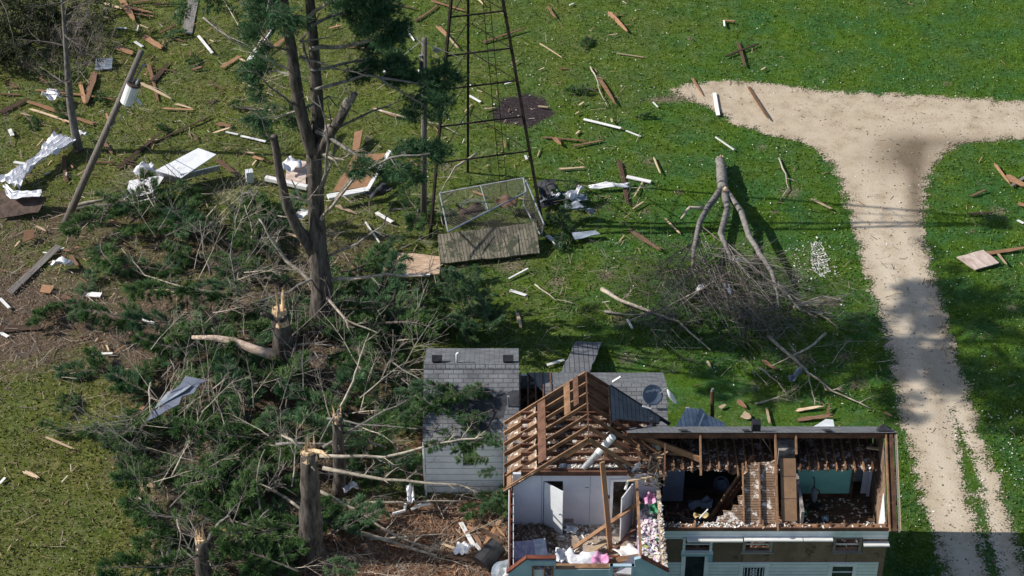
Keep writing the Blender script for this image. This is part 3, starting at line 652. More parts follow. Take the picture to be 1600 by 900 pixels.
    MB().bx(xp+.05, xt1, 51.57, 51.598, ZF, ZF+.14).build('skirting', 'floor', H)
    MB().bx(xt1, xt1+.06, 51.5, 51.7, ZF, ZC).build('door_jamb', 'rafter', H)
    for px, w, yy in ((1353, .22, 51.75), (1360, .1, 51.6), (1374, .24, 51.85)):
        x = V(px, 745, yy).x; MB().bx(x-w/2, x+w/2, yy, yy+.04, ZF, ZC).build('door_panel', 'lav', H)
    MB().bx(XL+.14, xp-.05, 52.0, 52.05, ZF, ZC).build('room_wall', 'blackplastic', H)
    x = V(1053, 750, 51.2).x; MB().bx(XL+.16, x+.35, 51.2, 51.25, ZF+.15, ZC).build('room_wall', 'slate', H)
    # grid of fallen ceiling strips on the dark room's floor
    for i in range(12):
        a = V(R.uniform(1042, 1090), R.uniform(775, 812), 50).x
        y = R.uniform(49.4, 50.6); z = ZF+.04+.03*i/4
        MB().beam((a, y, z), (a+R.uniform(.5, 1.0), y-R.uniform(.1, .5), z+R.uniform(0, .1)), .035, .02).build('fallen_lath', 'g', H)
    n = 300; p = np.stack([NR.uniform(xp+.1, XR-.25, n), NR.uniform(YF+.2, 51.5, n), np.full(n, ZF)], 1)
    v_, f_ = chip_soup(p, .02, .13, .8, .3); soup('floor_debris', 'rubble', v_, f_, parent=H)
    n = 700; p = np.stack([NR.uniform(XL+.2, xp-.1, n), NR.uniform(YF+.2, 51.1, n), np.full(n, ZF)], 1)
    v_, f_ = chip_soup(p, .03, .3, .7, .5); soup('floor_debris', 'redneed', v_, f_, parent=H)
    n = 420; X = NR.uniform(XL+.1, XR-.2, n); Yq = NR.uniform(50.6, 51.9, n); p = np.stack([X, Yq, np.full(n, ZC+.03)], 1)
    v_, f_ = chip_soup(p, .02, .09, .8, .5, .02); soup('plaster_rubble', 'rubble', v_, f_, parent=H)
    n = 170; X = NR.uniform(XL, XR, n); X = np.where(NR.rand(n) < .6, NR.normal(V(1130, 820, YF).x, .8, n).clip(XL, XR), X); p = np.stack([X, NR.uniform(YF-.03, YF+.2, n), np.full(n, ZP-.035)], 1)
    v_, f_ = chip_soup(p, .03, .13, .8, .4, .01); soup('plaster_rubble', 'crumbs', v_, f_, parent=H)
build_main()
# ---- loose timbers over the main wing
def vt(px, py, z):  # pixel at height z inside the house
    return G(px, py, z)
def timber(a, b, w, h, m, label, name='loose_timber', cat='timber'):
    a = Vector(a); b = Vector(b); t = MB().beam(a, b, w, h).build(name, m, None, loc=(a+b)/2); tag(t, label, cat, 'loose timbers in the wrecked house'); return t
timber(vt(1000, 681, 5.3), vt(1095, 718, 4.85), .07, .22, 'o', 'wide orange beam lying across the joists right of the broken gable')
timber(vt(1012, 704, 4.9), vt(1092, 713, 4.8), .05, .12, 'rafter2', 'brown beam lying just below the wide orange beam')
timber(vt(1113, 805, 2.7), vt(1176, 713, 4.85), .09, .12, 'rafter2', 'long leaning beam rising from the dark room to the lath panel')
timber(vt(1127, 798, 2.8), vt(1179, 727, 4.7), .06, .20, 'rafter', 'dark wide beam behind the long leaning beam')
timber(vt(1160, 742, 4.6), vt(1213, 719, 4.9), .05, .05, 'p', 'thin pale stick resting on the lath ceiling by the middle rafter')
timber(vt(1093, 810, 3.9), vt(1106, 796, 4.0), .04, .05, 'w', 'short white stick above the front wall left of the leaning beam')
timber(vt(1185, 676, 5.8), vt(1204, 704, 4.8), .03, .03, 'g', 'thin grey stick hanging below the ridge beside the roof vent')
timber(vt(1354, 699, 4.78), vt(1383, 703, 4.78), .08, .08, 'p', 'pale block of wood laid across the joists at the right end')
# ---------------------------------------------------------------- left wing of the house
LX0, LX1 = -.12, 5.02; RX = 2.53; LE = 4.40; LR = 6.70; YA = 50.2; YRR = 53.37; YW = 46.1; SL = (LR-LE)/(RX-(LX0-.15))
def lz(x): return LR-SL*abs(x-RX)
def build_wing():
    # exterior walls
    l = MB()
    l.bx(LX0, LX0+.12, YA+.1, YRR, 0, LE-.08)
    l.build('left_wall', 'siding', H)
    MB().bx(LX0, LX0+.05, YW+.12, YA+.1, 0, LE-.35).build('left_wall', 'siding', H)
    for i in range(10):
        y = YW+.25+i*.41; MB().bx(LX0+.05, LX0+.15, y-.025, y+.025, ZF, LE-.15-R.uniform(0, .25)).build('wall_stud', 'rafter2' if i % 2 else 'rust', H)
    MB().beam((LX0+.03, YW+.3, LE-.12), (LX0+.06, YA-.1, LE-.08), .05, .05).build('wall_plate', 'rust', H)
    MB().bx(LX0+.152, LX0+.175, YW+.14, YA, ZF, LE-.42).build('room_lining', 'lav', H)
    r = MB(); r.bx(LX0+.12, LX1, YRR-.12, YRR, 0, LE-.08); r.build('rear_wall', 'siding', H)
    g = MB(); g.add([(LX0, YRR-.03, LE-.1), (LX1+.1, YRR-.03, LE-.1), (RX, YRR-.03, LR-.12)], [(0, 1, 2)]); g.build('rear_gable', 'plankdark', H)
    # rafters
    ys = [YRR-.02-i*.545 for i in range(7)]
    for i, y in enumerate(ys):
        for s in (-1, 1):
            xe = LX0-.15 if s < 0 else LX1+.2
            if s > 0 and i == 0: xe = 5.3
            if s > 0 and i >= 3: xe = (4.1, 4.2, 3.9, 3.95)[i-3]
            if s > 0 and i < 3: xe = min(xe, 5.2)
            dz = .0 if i < 5 else -.04*(i-4)
            MB().beam((RX, y, LR-.06+dz), (xe, y+R.uniform(-.03, .03), lz(xe)-.06+dz*1.5), .05, .13, up=(0, 1, 0) if False else (0, 0, 1)).build('rafter', 'rafter2' if i > 3 or s < 0 else 'rafter', H)
    MB().bx(RX-.02, RX+.02, ys[-1], YRR, LR-.2, LR-.02).build('ridge_board', 'rafter', H)
    # sheathing boards left on the rafters
    def slope_board(x, w, y0, y1, m, nm='sheathing_board', lift=.02):
        u = Vector((-1, 0, -SL)) if x < RX else Vector((1, 0, -SL)); u.normalize()
        return panel(nm, m, H, (x, y0, lz(x)+lift), (0, 1, 0), -u if x < RX else -u, [(0, -w/2), (y1-y0, -w/2), (y1-y0, w/2), (0, w/2)], .025)
    slope_board(1.02, .34, 50.15, 53.2, 'rafter'); slope_board(1.88, .26, 51.75, 53.35, 'rafter2'); slope_board(2.18, .22, 51.9, 53.35, 'rafter')
    slope_board(3.33, .10, 51.45, 53.3, 'rafter2')
    # lath under the left rafters near the eave
    u = Vector((1, 0, SL)).normalized()
    for i in range(6):
        y1 = ys[i]-.04; y0 = ys[i+1]+.04 if i < 5 else 50.05
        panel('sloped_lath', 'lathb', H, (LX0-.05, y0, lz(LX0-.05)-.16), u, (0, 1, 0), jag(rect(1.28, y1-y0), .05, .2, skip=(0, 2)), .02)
    u2 = Vector((1, 0, SL)).normalized()
    MB().beam((LX0-.16, 50.1, lz(LX0-.16)-.05), (LX0-.16, YRR, lz(LX0-.16)-.05), .03, .14).build('eave_board', 'rafter2', H)
    panel('eave_boards', 'plank', H, (LX0-.17, 50.0, lz(LX0-.17)-.135), u, (0, 1, 0), rect(.35, .9), .02)
    # surviving shingles on the right slope, rear
    u = Vector((1, 0, -SL)).normalized()
    pan = [(0, 0), (.25, .35), (2.25, 1.55), (2.35, 1.92), (0, 1.92)]
    rs = panel('side_roof', 'rafter', H, (3.36, 51.45, lz(3.36)+.03), u, (0, 1, 0), pan, .03)
    nn = rs.matrix_local.to_3x3() @ Vector((0, 0, 1))
    panel('shingles', 'shinside', rs, Vector((3.36, 51.45, lz(3.36)+.03))+nn*.016, u, (0, 1, 0), [(p[0]*.99, p[1]+.01) for p in pan], .014)
    MB().beam((3.36, YRR+.02, lz(3.36)+.0), (5.5, YRR+.02, lz(5.5)+.0), .05, .12).build('rake_board', 'under', H)
    # attic floor: joists run left-right
    zc = 4.93
    panel('attic_lath', 'lath', H, (.35, YA, zc-.02), (1, 0, 0), (0, 1, 0), jag(rect(4.5, 3.0), .03, .2, skip=(1, 2, 3)), .03)
    for i in range(8):
        y = YA+.05+i*.41; x1 = (4.4 if i else 3.9); MB().bx(.30, x1, y-.03, y+.03, zc, zc+.14).build('attic_joist', 'rafter', H)
    MB().bx(.30, 3.85, YA-.08, YA-.0, zc-.06, zc+.12).build('attic_beam', 'rafter', H)
    n = 1000; X = NR.uniform(.35, 4.4, n); Y = NR.uniform(YA, 53.1, n); p = np.stack([X, Y, np.full(n, zc)], 1)
    v_, f_ = chip_soup(p, .02, .11, .6, .5, .01); soup('plaster_rubble', 'rubble', v_, f_, parent=H)
    n = 500; p = np.stack([NR.uniform(1.6, 3.9, n), NR.uniform(YA+.03, YA+.4, n), np.full(n, zc)], 1)
    v_, f_ = chip_soup(p, .02, .1, .9, .7, .02); soup('plaster_rubble', 'crumbs', v_, f_, parent=H)
    # room back wall with two doorways
    d1 = (V(849, 790, YA).x, V(879, 790, YA).x); d2 = (V(957, 790, YA).x, V(990, 790, YA).x); dz = ZF+2.05
    w = MB(); wallgrid(w, LX0+.15, 4.9, ZF, zc-.06, YA, .10, [(*d1, ZF, dz), (*d2, ZF, dz)]); bw = w.build('room_wall', 'lav', H)
    panel('wall_joint', 'slate', bw, (V(921, 790, YA).x, YA-.003, ZF+.1), (1, 0, 0), (0, 0, 1), rect(.012, 2.2), .002)
    panel('wall_joint', 'slate', bw, (V(846, 790, YA).x, YA-.003, ZF+.1), (1, 0, 0), (0, 0, 1), rect(.012, 2.2), .002)
    MB().bx(V(882, 815, YA).x, V(896, 815, YA).x, YA-.02, YA-.002, ZF+.12, ZF+.30).build('air_grille', 'g', bw)
    c = V(952, 776, YA); MB().bx(c.x-.05, c.x+.05, YA-.02, YA-.002, c.z-.08, c.z+.06).build('light_switch', 'blackplastic', bw)
    c = V(917, 762, YA); mb = MB(); mb.tube([c+Vector((-.05, -.004, 0)), c+Vector((0, -.004, .03)), c+Vector((.06, -.004, 0))], [.012]*3, 5); mb.build('wall_crack', 'blackplastic', bw)
    fr = MB()
    for a in (d2[0]-.05, d2[1]+.05): fr.bx(a-.05, a+.05, YA-.03, YA-.002, ZF, dz+.1)
    fr.bx(d2[0], d2[1], YA-.031, YA-.003, dz, dz+.10); fr.build('door_frame', 'white', bw)
    MB().bx(LX0+.15, 4.9, YA+1.6, YA+1.7, ZF, zc-.1).build('hall_wall', 'brick', H)
    # doors
    def door(name, hx, hy, ang, w, m, paneled=False):
        u = Vector((math.cos(ang), math.sin(ang), 0)); o = Vector((hx, hy, ZF+.02))
        d = panel(name, m, H, o, u, (0, 0, 1), rect(w, 2.0), .04)
        k = MB().tube([o+u*(w-.08)+Vector((0, 0, .95))+u.cross(Vector((0, 0, 1)))*.06, o+u*(w-.08)+Vector((0, 0, .95))-u.cross(Vector((0, 0, 1)))*.0], [.035, .02], 7).build('door_knob', 'steel', d)
        return d
    door('open_door', d1[0]+.02, YA-.02, math.radians(-38), .78, 'inwhite')
    o = Vector((d1[0]+.03, YA-.05, ZF))
    door('open_door', 4.06, YA-.04, math.radians(-120), .85, 'inwhite')
    # room floor, rubble
    MB().bx(LX0+.12, LX1, YW+.12, YRR-.12, ZF-.2, ZF).build('upper_floor', 'tan', H)
    n = 3200; X = NR.uniform(LX0+.2, 4.15, n); Y = NR.uniform(YW+.2, YA-.03, n)
    k = (NR.rand(n) < np.clip(.25+.75*(X < 1.4)+.6*(Y > YA-.5), 0, 1)); p = np.stack([X, Y, np.full(n, ZF)], 1)[k]
    v_, f_ = chip_soup(p, .03, .17, .8, .6); soup('plaster_rubble', 'rubble', v_, f_, parent=H)
    n = 900; p = np.stack([NR.uniform(LX0+.2, 1.5, n), NR.uniform(YA-1.2, YA-.05, n), np.full(n, ZF+.02)], 1)
    v_, f_ = chip_soup(p, .04, .16, .8, .9); soup('dark_rubble', 'litter', v_, f_, parent=H)
    # right closet: stud post, outer wall, clutter
    MB().bx(4.10, 4.2, YW+.35, YW+.45, ZF, LE+.25).build('corner_post', 'rafter2', H)
    MB().bx(4.12, 4.2, YA-.35, YA-.27, ZF, LE+.45).build('corner_post', 'rafter2', H)
    MB().beam((4.15, YW+.4, LE+.2), (4.16, YA-.3, LE+.42), .09, .07).build('closet_plate', 'rafter2', H)
    q = MB(); q.bx(LX1-.16, LX1-.02, YW+.12, YA+.9, ZF, LE-.12); q.build('right_wall', 'brick', H)
    MB().bx(LX1-.02, LX1, YW, YF, 0, LE-.2).build('right_wall', 'siding', H)
    MB().bx(LX1-.17, LX1-.05, YW+.12, YA+.8, LE-.12, LE-.05).build('wall_plate', 'p', H)
    MB().bx(4.22, LX1-.17, YW+.2, YA, ZF, ZF+.9).build('closet_fill', 'quilt', H)
    n = 2600; p = np.stack([NR.uniform(4.24, LX1-.2, n), NR.uniform(YW+.2, YA, n), ZF+.92+NR.uniform(0, .35, n)], 1)
    v_, f_ = chip_soup(p, .04, .18, .9, .5); soup('closet_clutter', 'clutter', v_, f_, parent=H)
    n = 300; p = np.stack([NR.uniform(LX1-.18, LX1-.02, n), NR.uniform(YW+.2, YA+.9, n), np.full(n, LE-.05)], 1)
    v_, f_ = chip_soup(p, .03, .10, .8, .8, .01); soup('torn_plaster', 'rubble', v_, f_, parent=H)
    n = 220; p = np.stack([NR.uniform(4.3, LX1+.1, n), NR.uniform(YA-.2, YA+1.2, n), NR.uniform(LE, LE+.6, n)], 1)
    v_, f_ = chip_soup(p, .08, .4, .25, .9); soup('splintered_lath', 'chips', v_, f_, parent=H)
    # front gable wall remnant
    def fx(px): return V(px, 885, YW).x
    def fz(py): return V(900, py, YW).z
    zt = fz(874)
    a0, a1 = fx(836), fx(862)
    pieces = [((LX0, fx(832), 0, LE-.12), ), ]
    mb = MB()
    def poly_wall(pts, t=.12):
        n = len(pts); vs = [(x, YW, z) for x, z in pts]+[(x, YW+t, z) for x, z in pts]
        mb.add(vs, [tuple(range(n)), tuple(range(n, 2*n))[::-1]]+[(i, i+n, (i+1) % n+n, (i+1) % n) for i in range(n)])
    poly_wall([(LX0, 0), (fx(831), 0), (fx(831), fz(877)), (fx(823), zt), (LX0, LE-.05)])
    poly_wall([(fx(831), fz(884)), (fx(868), fz(884)), (fx(868), fz(877)), (fx(831), fz(877))])
    poly_wall([(fx(865), 0), (fx(868), 0), (fx(868), fz(884)), (fx(865), fz(884))])
    poly_wall([(fx(868), 0), (fx(955), 0), (fx(955), fz(890)), (fx(868), fz(890))])
    poly_wall([(fx(991), 0), (LX1, 0), (LX1, fz(895)), (fx(1001), zt+.05), (fx(991), zt-.02)])
    poly_wall([(fx(831), 0), (fx(865), 0), (fx(865), 2.9), (fx(831), 2.9)])
    poly_wall([(fx(955), 0), (fx(991), 0), (fx(991), 2.9), (fx(955), 2.9)])
    fg = mb.build('front_wall', 'bluetrim', H)
    fr = MB(); fr.bx(fx(953), fx(958), YW-.02, YW+.1, 2.9, fz(884)); fr.bx(fx(987), fx(991), YW-.02, YW+.1, 2.9, fz(884)); fr.bx(fx(952), fx(993), YW-.022, YW+.098, fz(886), fz(884)); fr.build('window_frame', 'bluetrim', H)
    fr = MB(); fr.bx(fx(831), fx(834), YW-.02, YW+.1, 2.9, fz(885)); fr.bx(fx(862), fx(865), YW-.02, YW+.1, 2.9, fz(885)); fr.bx(fx(850), fx(852), YW+.02, YW+.07, 2.9, fz(885)); fr.build('window_frame', 'rafter2', H)
    panel('room_curtain', 'lav', H, (fx(834), YW+.08, 2.9), (1, 0, 0), (0, 0, 1), rect(.33, 1.55), .01)
    b = MB(); b.beam((LX0-.05, YW+.06, LE-.02), (fx(823), YW+.06, zt+.04), .16, .05); b.beam((fx(823), YW+.06, zt+.03), (fx(869), YW+.06, zt+.03), .16, .05); b.build('wall_cap', 'rust', H); b = MB(); b.beam((fx(1001), YW+.06, zt+.09), (LX1, YW+.06, fz(895)+.05), .16, .05); b.build('wall_cap', 'rust', H)
    MB().bx(fx(869), fx(955), YW+.02, YW+.22, fz(890), fz(888)).build('sill_board', 'rafter2', H)
build_wing()
timber(V(941, 722, 49.6), G(954, 862, ZF+.05), .17, .07, 'o', 'upright orange plank leaning in front of the lavender wall')
timber(G(888, 862, 2.62), G(1000, 784, 4.2), .15, .05, 'rafter2', 'long brown board crossing the upright orange plank')
timber(G(912, 868, 2.7), G(948, 845, 2.85), .22, .05, 'p', 'short pale board lying at the foot of the upright plank')
timber(G(955, 862, 2.7), G(1005, 815, 3.2), .10, .06, 'rafter', 'brown board right of the upright plank, foot on the floor')
timber(G(940, 880, 3.0), G(1005, 868, 3.1), .22, .05, 'rafter2', 'brown board lying along the front edge of the open room')
timber(G(905, 866, 2.8), G(1000, 872, 2.9), .06, .05, 'rust', 'thin red-brown board lying beside the pink cloth')
timber(G(980, 752, 4.85), G(1042, 742, 4.75), .07, .05, 'p', 'pale stick lying from the gable toward the dark room')
timber(G(962, 690, 5.3), G(1030, 725, 4.8), .06, .16, 'rafter', 'dark rafter fallen at the junction of the two roofs')
timber(G(975, 676, 5.5), G(1036, 712, 4.9), .05, .14, 'rafter', 'upper dark rafter fallen at the junction of the two roofs')
timber(G(998, 695, 5.1), G(1002, 740, 4.7), .06, .12, 'rafter2', 'short brown stud hanging at the junction of the two roofs')
timber(G(915, 682, 6.0), G(990, 745, 4.8), .06, .14, 'rafter2', 'broken lower rafter crossing under the silver duct')
timber(G(882, 715, 5.1), G(920, 690, 5.9), .05, .12, 'rafter2', 'pale broken rafter under the last rafter pair')
def small(name, mb, m, label, cat, group=None, smooth=False):
    c = Vector(mb.v[0]); o = mb.build(name, m, None, loc=(c.x, c.y, min(q[2] for q in mb.v)), smooth=smooth); return tag(o, label, cat, group)
# silver duct
d = thing('metal_duct', G(935, 705, 5.4), 'silver round duct pipe leaning on the broken rafters', 'duct')
a = G(913, 731, 5.05); b = G(958, 682, 6.35)
MB().tube([a, a.lerp(b, .48)], [.115, .115], 14).build('duct_pipe', 'steel', d, smooth=False)
MB().tube([a.lerp(b, .46), b], [.122, .122], 14).build('duct_pipe', 'white', d)
MB().tube([a.lerp(b, .45), a.lerp(b, .49)], [.132, .132], 14).tube([a.lerp(b, .93), a.lerp(b, .96)], [.13, .13], 14).build('duct_collar', 'steel', d)
# white bent downspout near the closet
small('bent_gutter', MB().tube([G(977, 765, 4.3), G(984, 740, 4.8), G(995, 728, 5.1), G(1000, 724, 5.1)], [.05]*4, 5), 'w', 'white bent gutter strip hanging over the second doorway', 'gutter')
# textiles and things in the open room
def cloth(name, m, cx, cy, z, w, h, rot, label, cat, amp=.07, n=12, thick=.02, seed=1):
    r = random.Random(seed); c = G(cx, cy, z); t = []
    ph = [r.uniform(0, 6) for _ in range(6)]
    vs = []; ca, sa = math.cos(rot), math.sin(rot)
    for j in range(n+1):
        for i in range(n+1):
            u = (i/n-.5)*w; v = (j/n-.5)*h
            e = 1+.12*math.sin(5*i/n*3+ph[0])*(1 if j in (0, n) else .3)+.1*math.sin(7*j/n+ph[1])
            zz_ = amp*(1+math.sin(u*6/w*1.3+ph[2]+1.5*math.sin(v*3/h+ph[3]))*.6+.5*math.sin(v*9/h+ph[4]+u*2)+r.uniform(-.25, .25))
            vs.append((c.x+(u*ca-v*sa)*e, c.y+(u*sa+v*ca)*e, z+max(.01, zz_)))
    k = (n+1)**2; vs2 = [(x, y, z_-thick) for x, y, z_ in vs]
    fs = [(j*(n+1)+i, j*(n+1)+i+1, (j+1)*(n+1)+i+1, (j+1)*(n+1)+i) for j in range(n) for i in range(n)]
    fs2 = [tuple(q+k for q in f[::-1]) for f in fs]; bd = [i for i in range(n+1)]+[j*(n+1)+n for j in range(1, n+1)]+[n*(n+1)+i for i in range(n-1, -1, -1)]+[j*(n+1) for j in range(n-1, 0, -1)]
    fs3 = [(bd[(i+1) % len(bd)], bd[i], bd[i]+k, bd[(i+1) % len(bd)]+k) for i in range(len(bd))]
    mb = MB().add(vs+vs2, fs+fs2+fs3)
    o = mb.build(name, m, None, loc=(c.x, c.y, z), smooth=True); return tag(o, label, cat)
cloth('blanket', 'cloth', 917, 878, ZF+.55, 1.1, .75, .1, 'white blanket with blue flowers spilling over the front of the open room', 'blanket', seed=3)
cloth('pink_cloth', 'pink', 938, 877, ZF+.60, .55, .6, -.5, 'bright pink cloth on the right end of the white blanket', 'cloth', .09, seed=5)
cloth('pillow', 'cloth', 882, 872, ZF+.35, .6, .8, .2, 'blue grey crumpled bedding left of the white blanket', 'bedding', .13, seed=6)
cloth('white_cloth', 'w', 985, 868, ZF+.3, .7, .9, .5, 'white sheet under the post at the right of the open room', 'sheet', .05, seed=8)
cloth('fallen_drywall', 'inwhite', 893, 828, ZF+.1, .42, .35, -.4, 'small white plaster slab below the wall grille', 'plaster slab', .05, seed=9)
m_ = thing('mattress', G(828, 862, ZF+.3), 'striped patterned mattress tipped over in the corner of the open room', 'mattress')
c = G(828, 860, ZF+.45); mb = MB(); mb.box(c, (1.12, .62, .28), Matrix.Rotation(.14, 3, 'Z') @ Matrix.Rotation(.35, 3, 'X')); mb.build('mattress_body', 'quilt', m_)
mb = MB(); mb.box(c+Vector((.34, .03, .02)), (.40, .64, .29), Matrix.Rotation(.14, 3, 'Z') @ Matrix.Rotation(.35, 3, 'X')); mb.build('mattress_cover', 'cloth', m_)
small('leaning_sheet', MB().add([G(962, 895, 3.5), G(985, 868, 3.55), G(1003, 868, 3.3), G(998, 898, 3.3), G(962, 897, 3.4), G(985, 870, 3.45), G(1003, 870, 3.2), G(998, 900, 3.2)], [(0, 1, 2, 3), (4, 7, 6, 5), (0, 4, 5, 1), (1, 5, 6, 2), (2, 6, 7, 3), (3, 7, 4, 0)]), 'white', 'white panel leaning inside the right front window opening', 'panel')
# vacuum cleaner in the teal room
vx = thing('vacuum_cleaner', G(1272, 793, ZF), 'dark upright vacuum cleaner standing in front of the teal wall', 'vacuum cleaner')
c = G(1271, 788, ZF); h = Vector((-.05, .18, 1.0))
MB().box(c+Vector((.06, -.12, .06)), (.34, .30, .10), Matrix.Rotation(-.5, 3, 'Z')).build('cleaner_head', 'blackplastic', vx)
MB().tube([c+Vector((0, 0, .08)), c+Vector((0, .05, .25)), c+Vector((-.01, .1, .5)), c+Vector((-.02, .13, .68))], [.06, .12, .12, .05], 10).build('dust_bin', 'bluegrey', vx, smooth=True)
MB().tube([c+Vector((-.02, .13, .68)), c+Vector((-.03, .16, .95)), c+Vector((-.06, .18, 1.1)), c+Vector((-.12, .16, 1.14))], [.022, .018, .022, .02], 6).build('handle', 'blackplastic', vx)
MB().tube([c+Vector((.1, 0, .3)), c+Vector((.2, .02, .2)), c+Vector((.16, .05, .6)), c+Vector((.02, .12, .62))], [.018]*4, 5).build('hose', 'blackplastic', vx)
MB().box(c+Vector((.14, -.24, .075)), (.26, .03, .05), Matrix.Rotation(-.5, 3, 'Z')).build('bumper', 'steel', vx)
small('potted_plant', MB().tube([G(1257, 803, ZF), G(1257, 803, ZF+.2)], [.09, .11], 9), 'white', 'small green potted plant on the floor left of the vacuum cleaner', 'plant')
g_ = bpy.data.objects['potted_plant']; rr = random.Random(3); mb = MB(); cc = G(1257, 803, ZF+.2)
for i in range(26):
    a = rr.uniform(0, 6.28); L = rr.uniform(.08, .2); q = Vector((math.cos(a)*L, math.sin(a)*L, rr.uniform(.02, .16))); s = Vector((-math.sin(a), math.cos(a), 0))*.035
    mb.add([cc, cc+q*.5+s, cc+q, cc+q*.5-s], [(0, 1, 2, 3)])
mb.build('leaves', 'green', g_)
small('laundry_basket', MB().tube([G(1127, 756, ZF+.3), G(1127, 756, ZF+.7)], [.2, .28], 12, cap=False).tube([G(1127, 756, ZF+.3), G(1127, 756, ZF+.31)], [.2, .2], 12), 'bluegrey', 'dark plastic basket in the shaded room under the lath ceiling', 'basket')
cloth('yellow_foam', 'yellow', 1096, 808, 3.6, .5, .25, .1, 'yellow insulation lump by the front wall left of the leaning beam', 'insulation', .08, seed=12)
cloth('grey_clothes', 'bluegrey', 1095, 790, ZF+.05, .8, .5, .3, 'grey blue clothes heap on the dark room floor', 'clothes', .12, seed=13)
cloth('blue_bag', 'bluetrim', 1289, 812, ZF+.05, .22, .18, .3, 'small blue bag on the teal room floor near the front wall', 'bag', .08, seed=14)
# green clutter in the closet
cloth('green_cloth', 'green', 1022, 798, ZF+1.6, .35, .5, .3, 'dark green garment hanging over the closet clutter', 'garment', .1, seed=15)
cloth('pink_garment', 'pink', 1015, 782, ZF+1.5, .4, .5, .1, 'pink garment in the narrow closet behind the wooden post', 'garment', .1, seed=16)
# satellite dish
D = thing('satellite_dish', V(1018, 638, 52.6), 'dark blue round satellite dish with white lettering mounted on the side roof', 'satellite dish')
c = V(1020, 617, 52.9); nrm = Vector((.35, -.62, .70)).normalized(); ux = Vector((0, 0, 1)).cross(nrm).normalized(); uy = nrm.cross(ux)
mb = MB(); rings = 7; seg = 28
vs = [c-nrm*.09]; fs = []
for r_ in range(1, rings+1):
    q = r_/rings
    for s in range(seg):
        a = 2*math.pi*s/seg; vs.append(c+ux*math.cos(a)*.385*q+uy*math.sin(a)*.36*q-nrm*.09*(1-q*q))
k = len(vs); vs2 = [v-nrm*.018 for v in vs]
for s in range(seg): fs.append((0, 1+s, 1+(s+1) % seg))
for r_ in range(rings-1):
    for s in range(seg):
        fs.append((1+r_*seg+s, 1+(r_+1)*seg+s, 1+(r_+1)*seg+(s+1) % seg, 1+r_*seg+(s+1) % seg))
rim = [1+(rings-1)*seg+s for s in range(seg)]
mb.add(vs+vs2, fs+[tuple(q+k for q in f[::-1]) for f in fs]+[(rim[s], rim[s]+k, rim[(s+1) % seg]+k, rim[(s+1) % seg]) for s in range(seg)])
M['dish'] = simple('blue_grey_dish_paint', (.085, .11, .15), (.10, .13, .175), 1, .35, rnd=0, bmp=0)
dish = mb.build('reflector', 'dish', D, smooth=True)
fc = bpy.data.curves.new('lettering', 'FONT'); fc.body = 'HughesNet'; fc.size = .135; fc.extrude = .002; fc.align_x = 'CENTER'; fc.align_y = 'CENTER'
fo = bpy.data.objects.new('tmp', fc); dg = bpy.context.evaluated_depsgraph_get(); COL.objects.link(fo); dg.update()
me = bpy.data.meshes.new_from_object(fo.evaluated_get(bpy.context.evaluated_depsgraph_get())); COL.objects.unlink(fo); bpy.data.objects.remove(fo)
lo = bpy.data.objects.new('lettering', me); COL.objects.link(lo); me.materials.clear(); me.materials.append(M['white'])
rot = math.radians(168); u = ux*math.cos(rot)+uy*math.sin(rot); v = nrm.cross(u)
Mx = Matrix((u, v, nrm)).transposed().to_4x4(); Mx.translation = c+uy*.15+nrm*(-.045)
lo.parent = D; lo.matrix_local = WM[D.name].inverted() @ Mx
arm = MB(); arm.tube([c+ux*.30-uy*.05-nrm*.05, c+ux*.42+uy*.05+nrm*.25, c+ux*.46+uy*.06+nrm*.34], [.02]*3, 6); arm.build('feed_arm', 'steel', D)
tip = V(1043, 609, 52.7); MB().tube([tip, V(1048, 618, 52.7), V(1054, 627, 52.7), V(1056, 630, 52.7)], [.03, .09, .055, .04], 10).build('receiver', 'white', D, smooth=True)
MB().tube([c-nrm*.1, c-nrm*.2+Vector((0, 0, -.25)), V(1015, 640, 52.6)], [.03]*3, 6).build('mast', 'iron', D)
b0 = V(1012, 636, 52.6); MB().beam(b0+Vector((-.18, 0, .04)), b0+Vector((.12, 0, -.08)), .07, .03).build('foot_plate', 'white', D)
# roof slab on the lawn behind, corrugated pieces, post
def slabq(name, m, pts, t, label, cat, group=None, parent=None, rag=.03):
    a, b, c_, d_ = [Vector(p) for p in pts]; u = (b-a); v = d_-a
    n_ = u.cross(v).normalized(); o = (a+b+c_+d_)/4
    U = u.normalized(); Wn = n_; Vv = Wn.cross(U)
    pl = [((p-o).dot(U), (p-o).dot(Vv)) for p in (a, b, c_, d_)]
    ob = panel(name, m, parent, o, U, Vv, jag(pl, rag, .35), t); return tag(ob, label, cat, group)
slabq('roof_slab', 'shinside', [G(866, 600, 1.3), G(912, 600, 1.3), G(941, 535, .15), G(900, 533, .15)], .08, 'slab of dark shingled roof leaning on the back of the extension', 'roof slab')
for pts, lab, m in (((G(1056, 668, 1.2), G(1085, 668, 1.2), G(1092, 640, .9), G(1072, 636, .9)), 'left ribbed blue metal roofing piece behind the long ridge', 'corr'),
                  ((G(1082, 668, 1.35), G(1107, 668, 1.3), G(1106, 650, 1.2), G(1094, 636, 1.2)), 'middle grey roofing piece with white edges behind the long ridge', 'bluegrey'),
                  ((G(1104, 668, 1.0), G(1136, 668, .9), G(1132, 661, .9), G(1106, 648, 1.0)), 'right ribbed blue metal roofing piece behind the long ridge', 'corr')):
    slabq('metal_roofing', m, pts, .04, lab, 'roofing')
small('white_strip', MB().beam(G(1092, 666, 1.5), G(1100, 646, 1.4), .05, .03), 'w', 'white strip on the middle roofing piece behind the long ridge', 'strip')
ps = thing('wooden_post', G(1113, 668, 0), 'dark wooden post with pale cap standing on the grass behind the ridge', 'post')
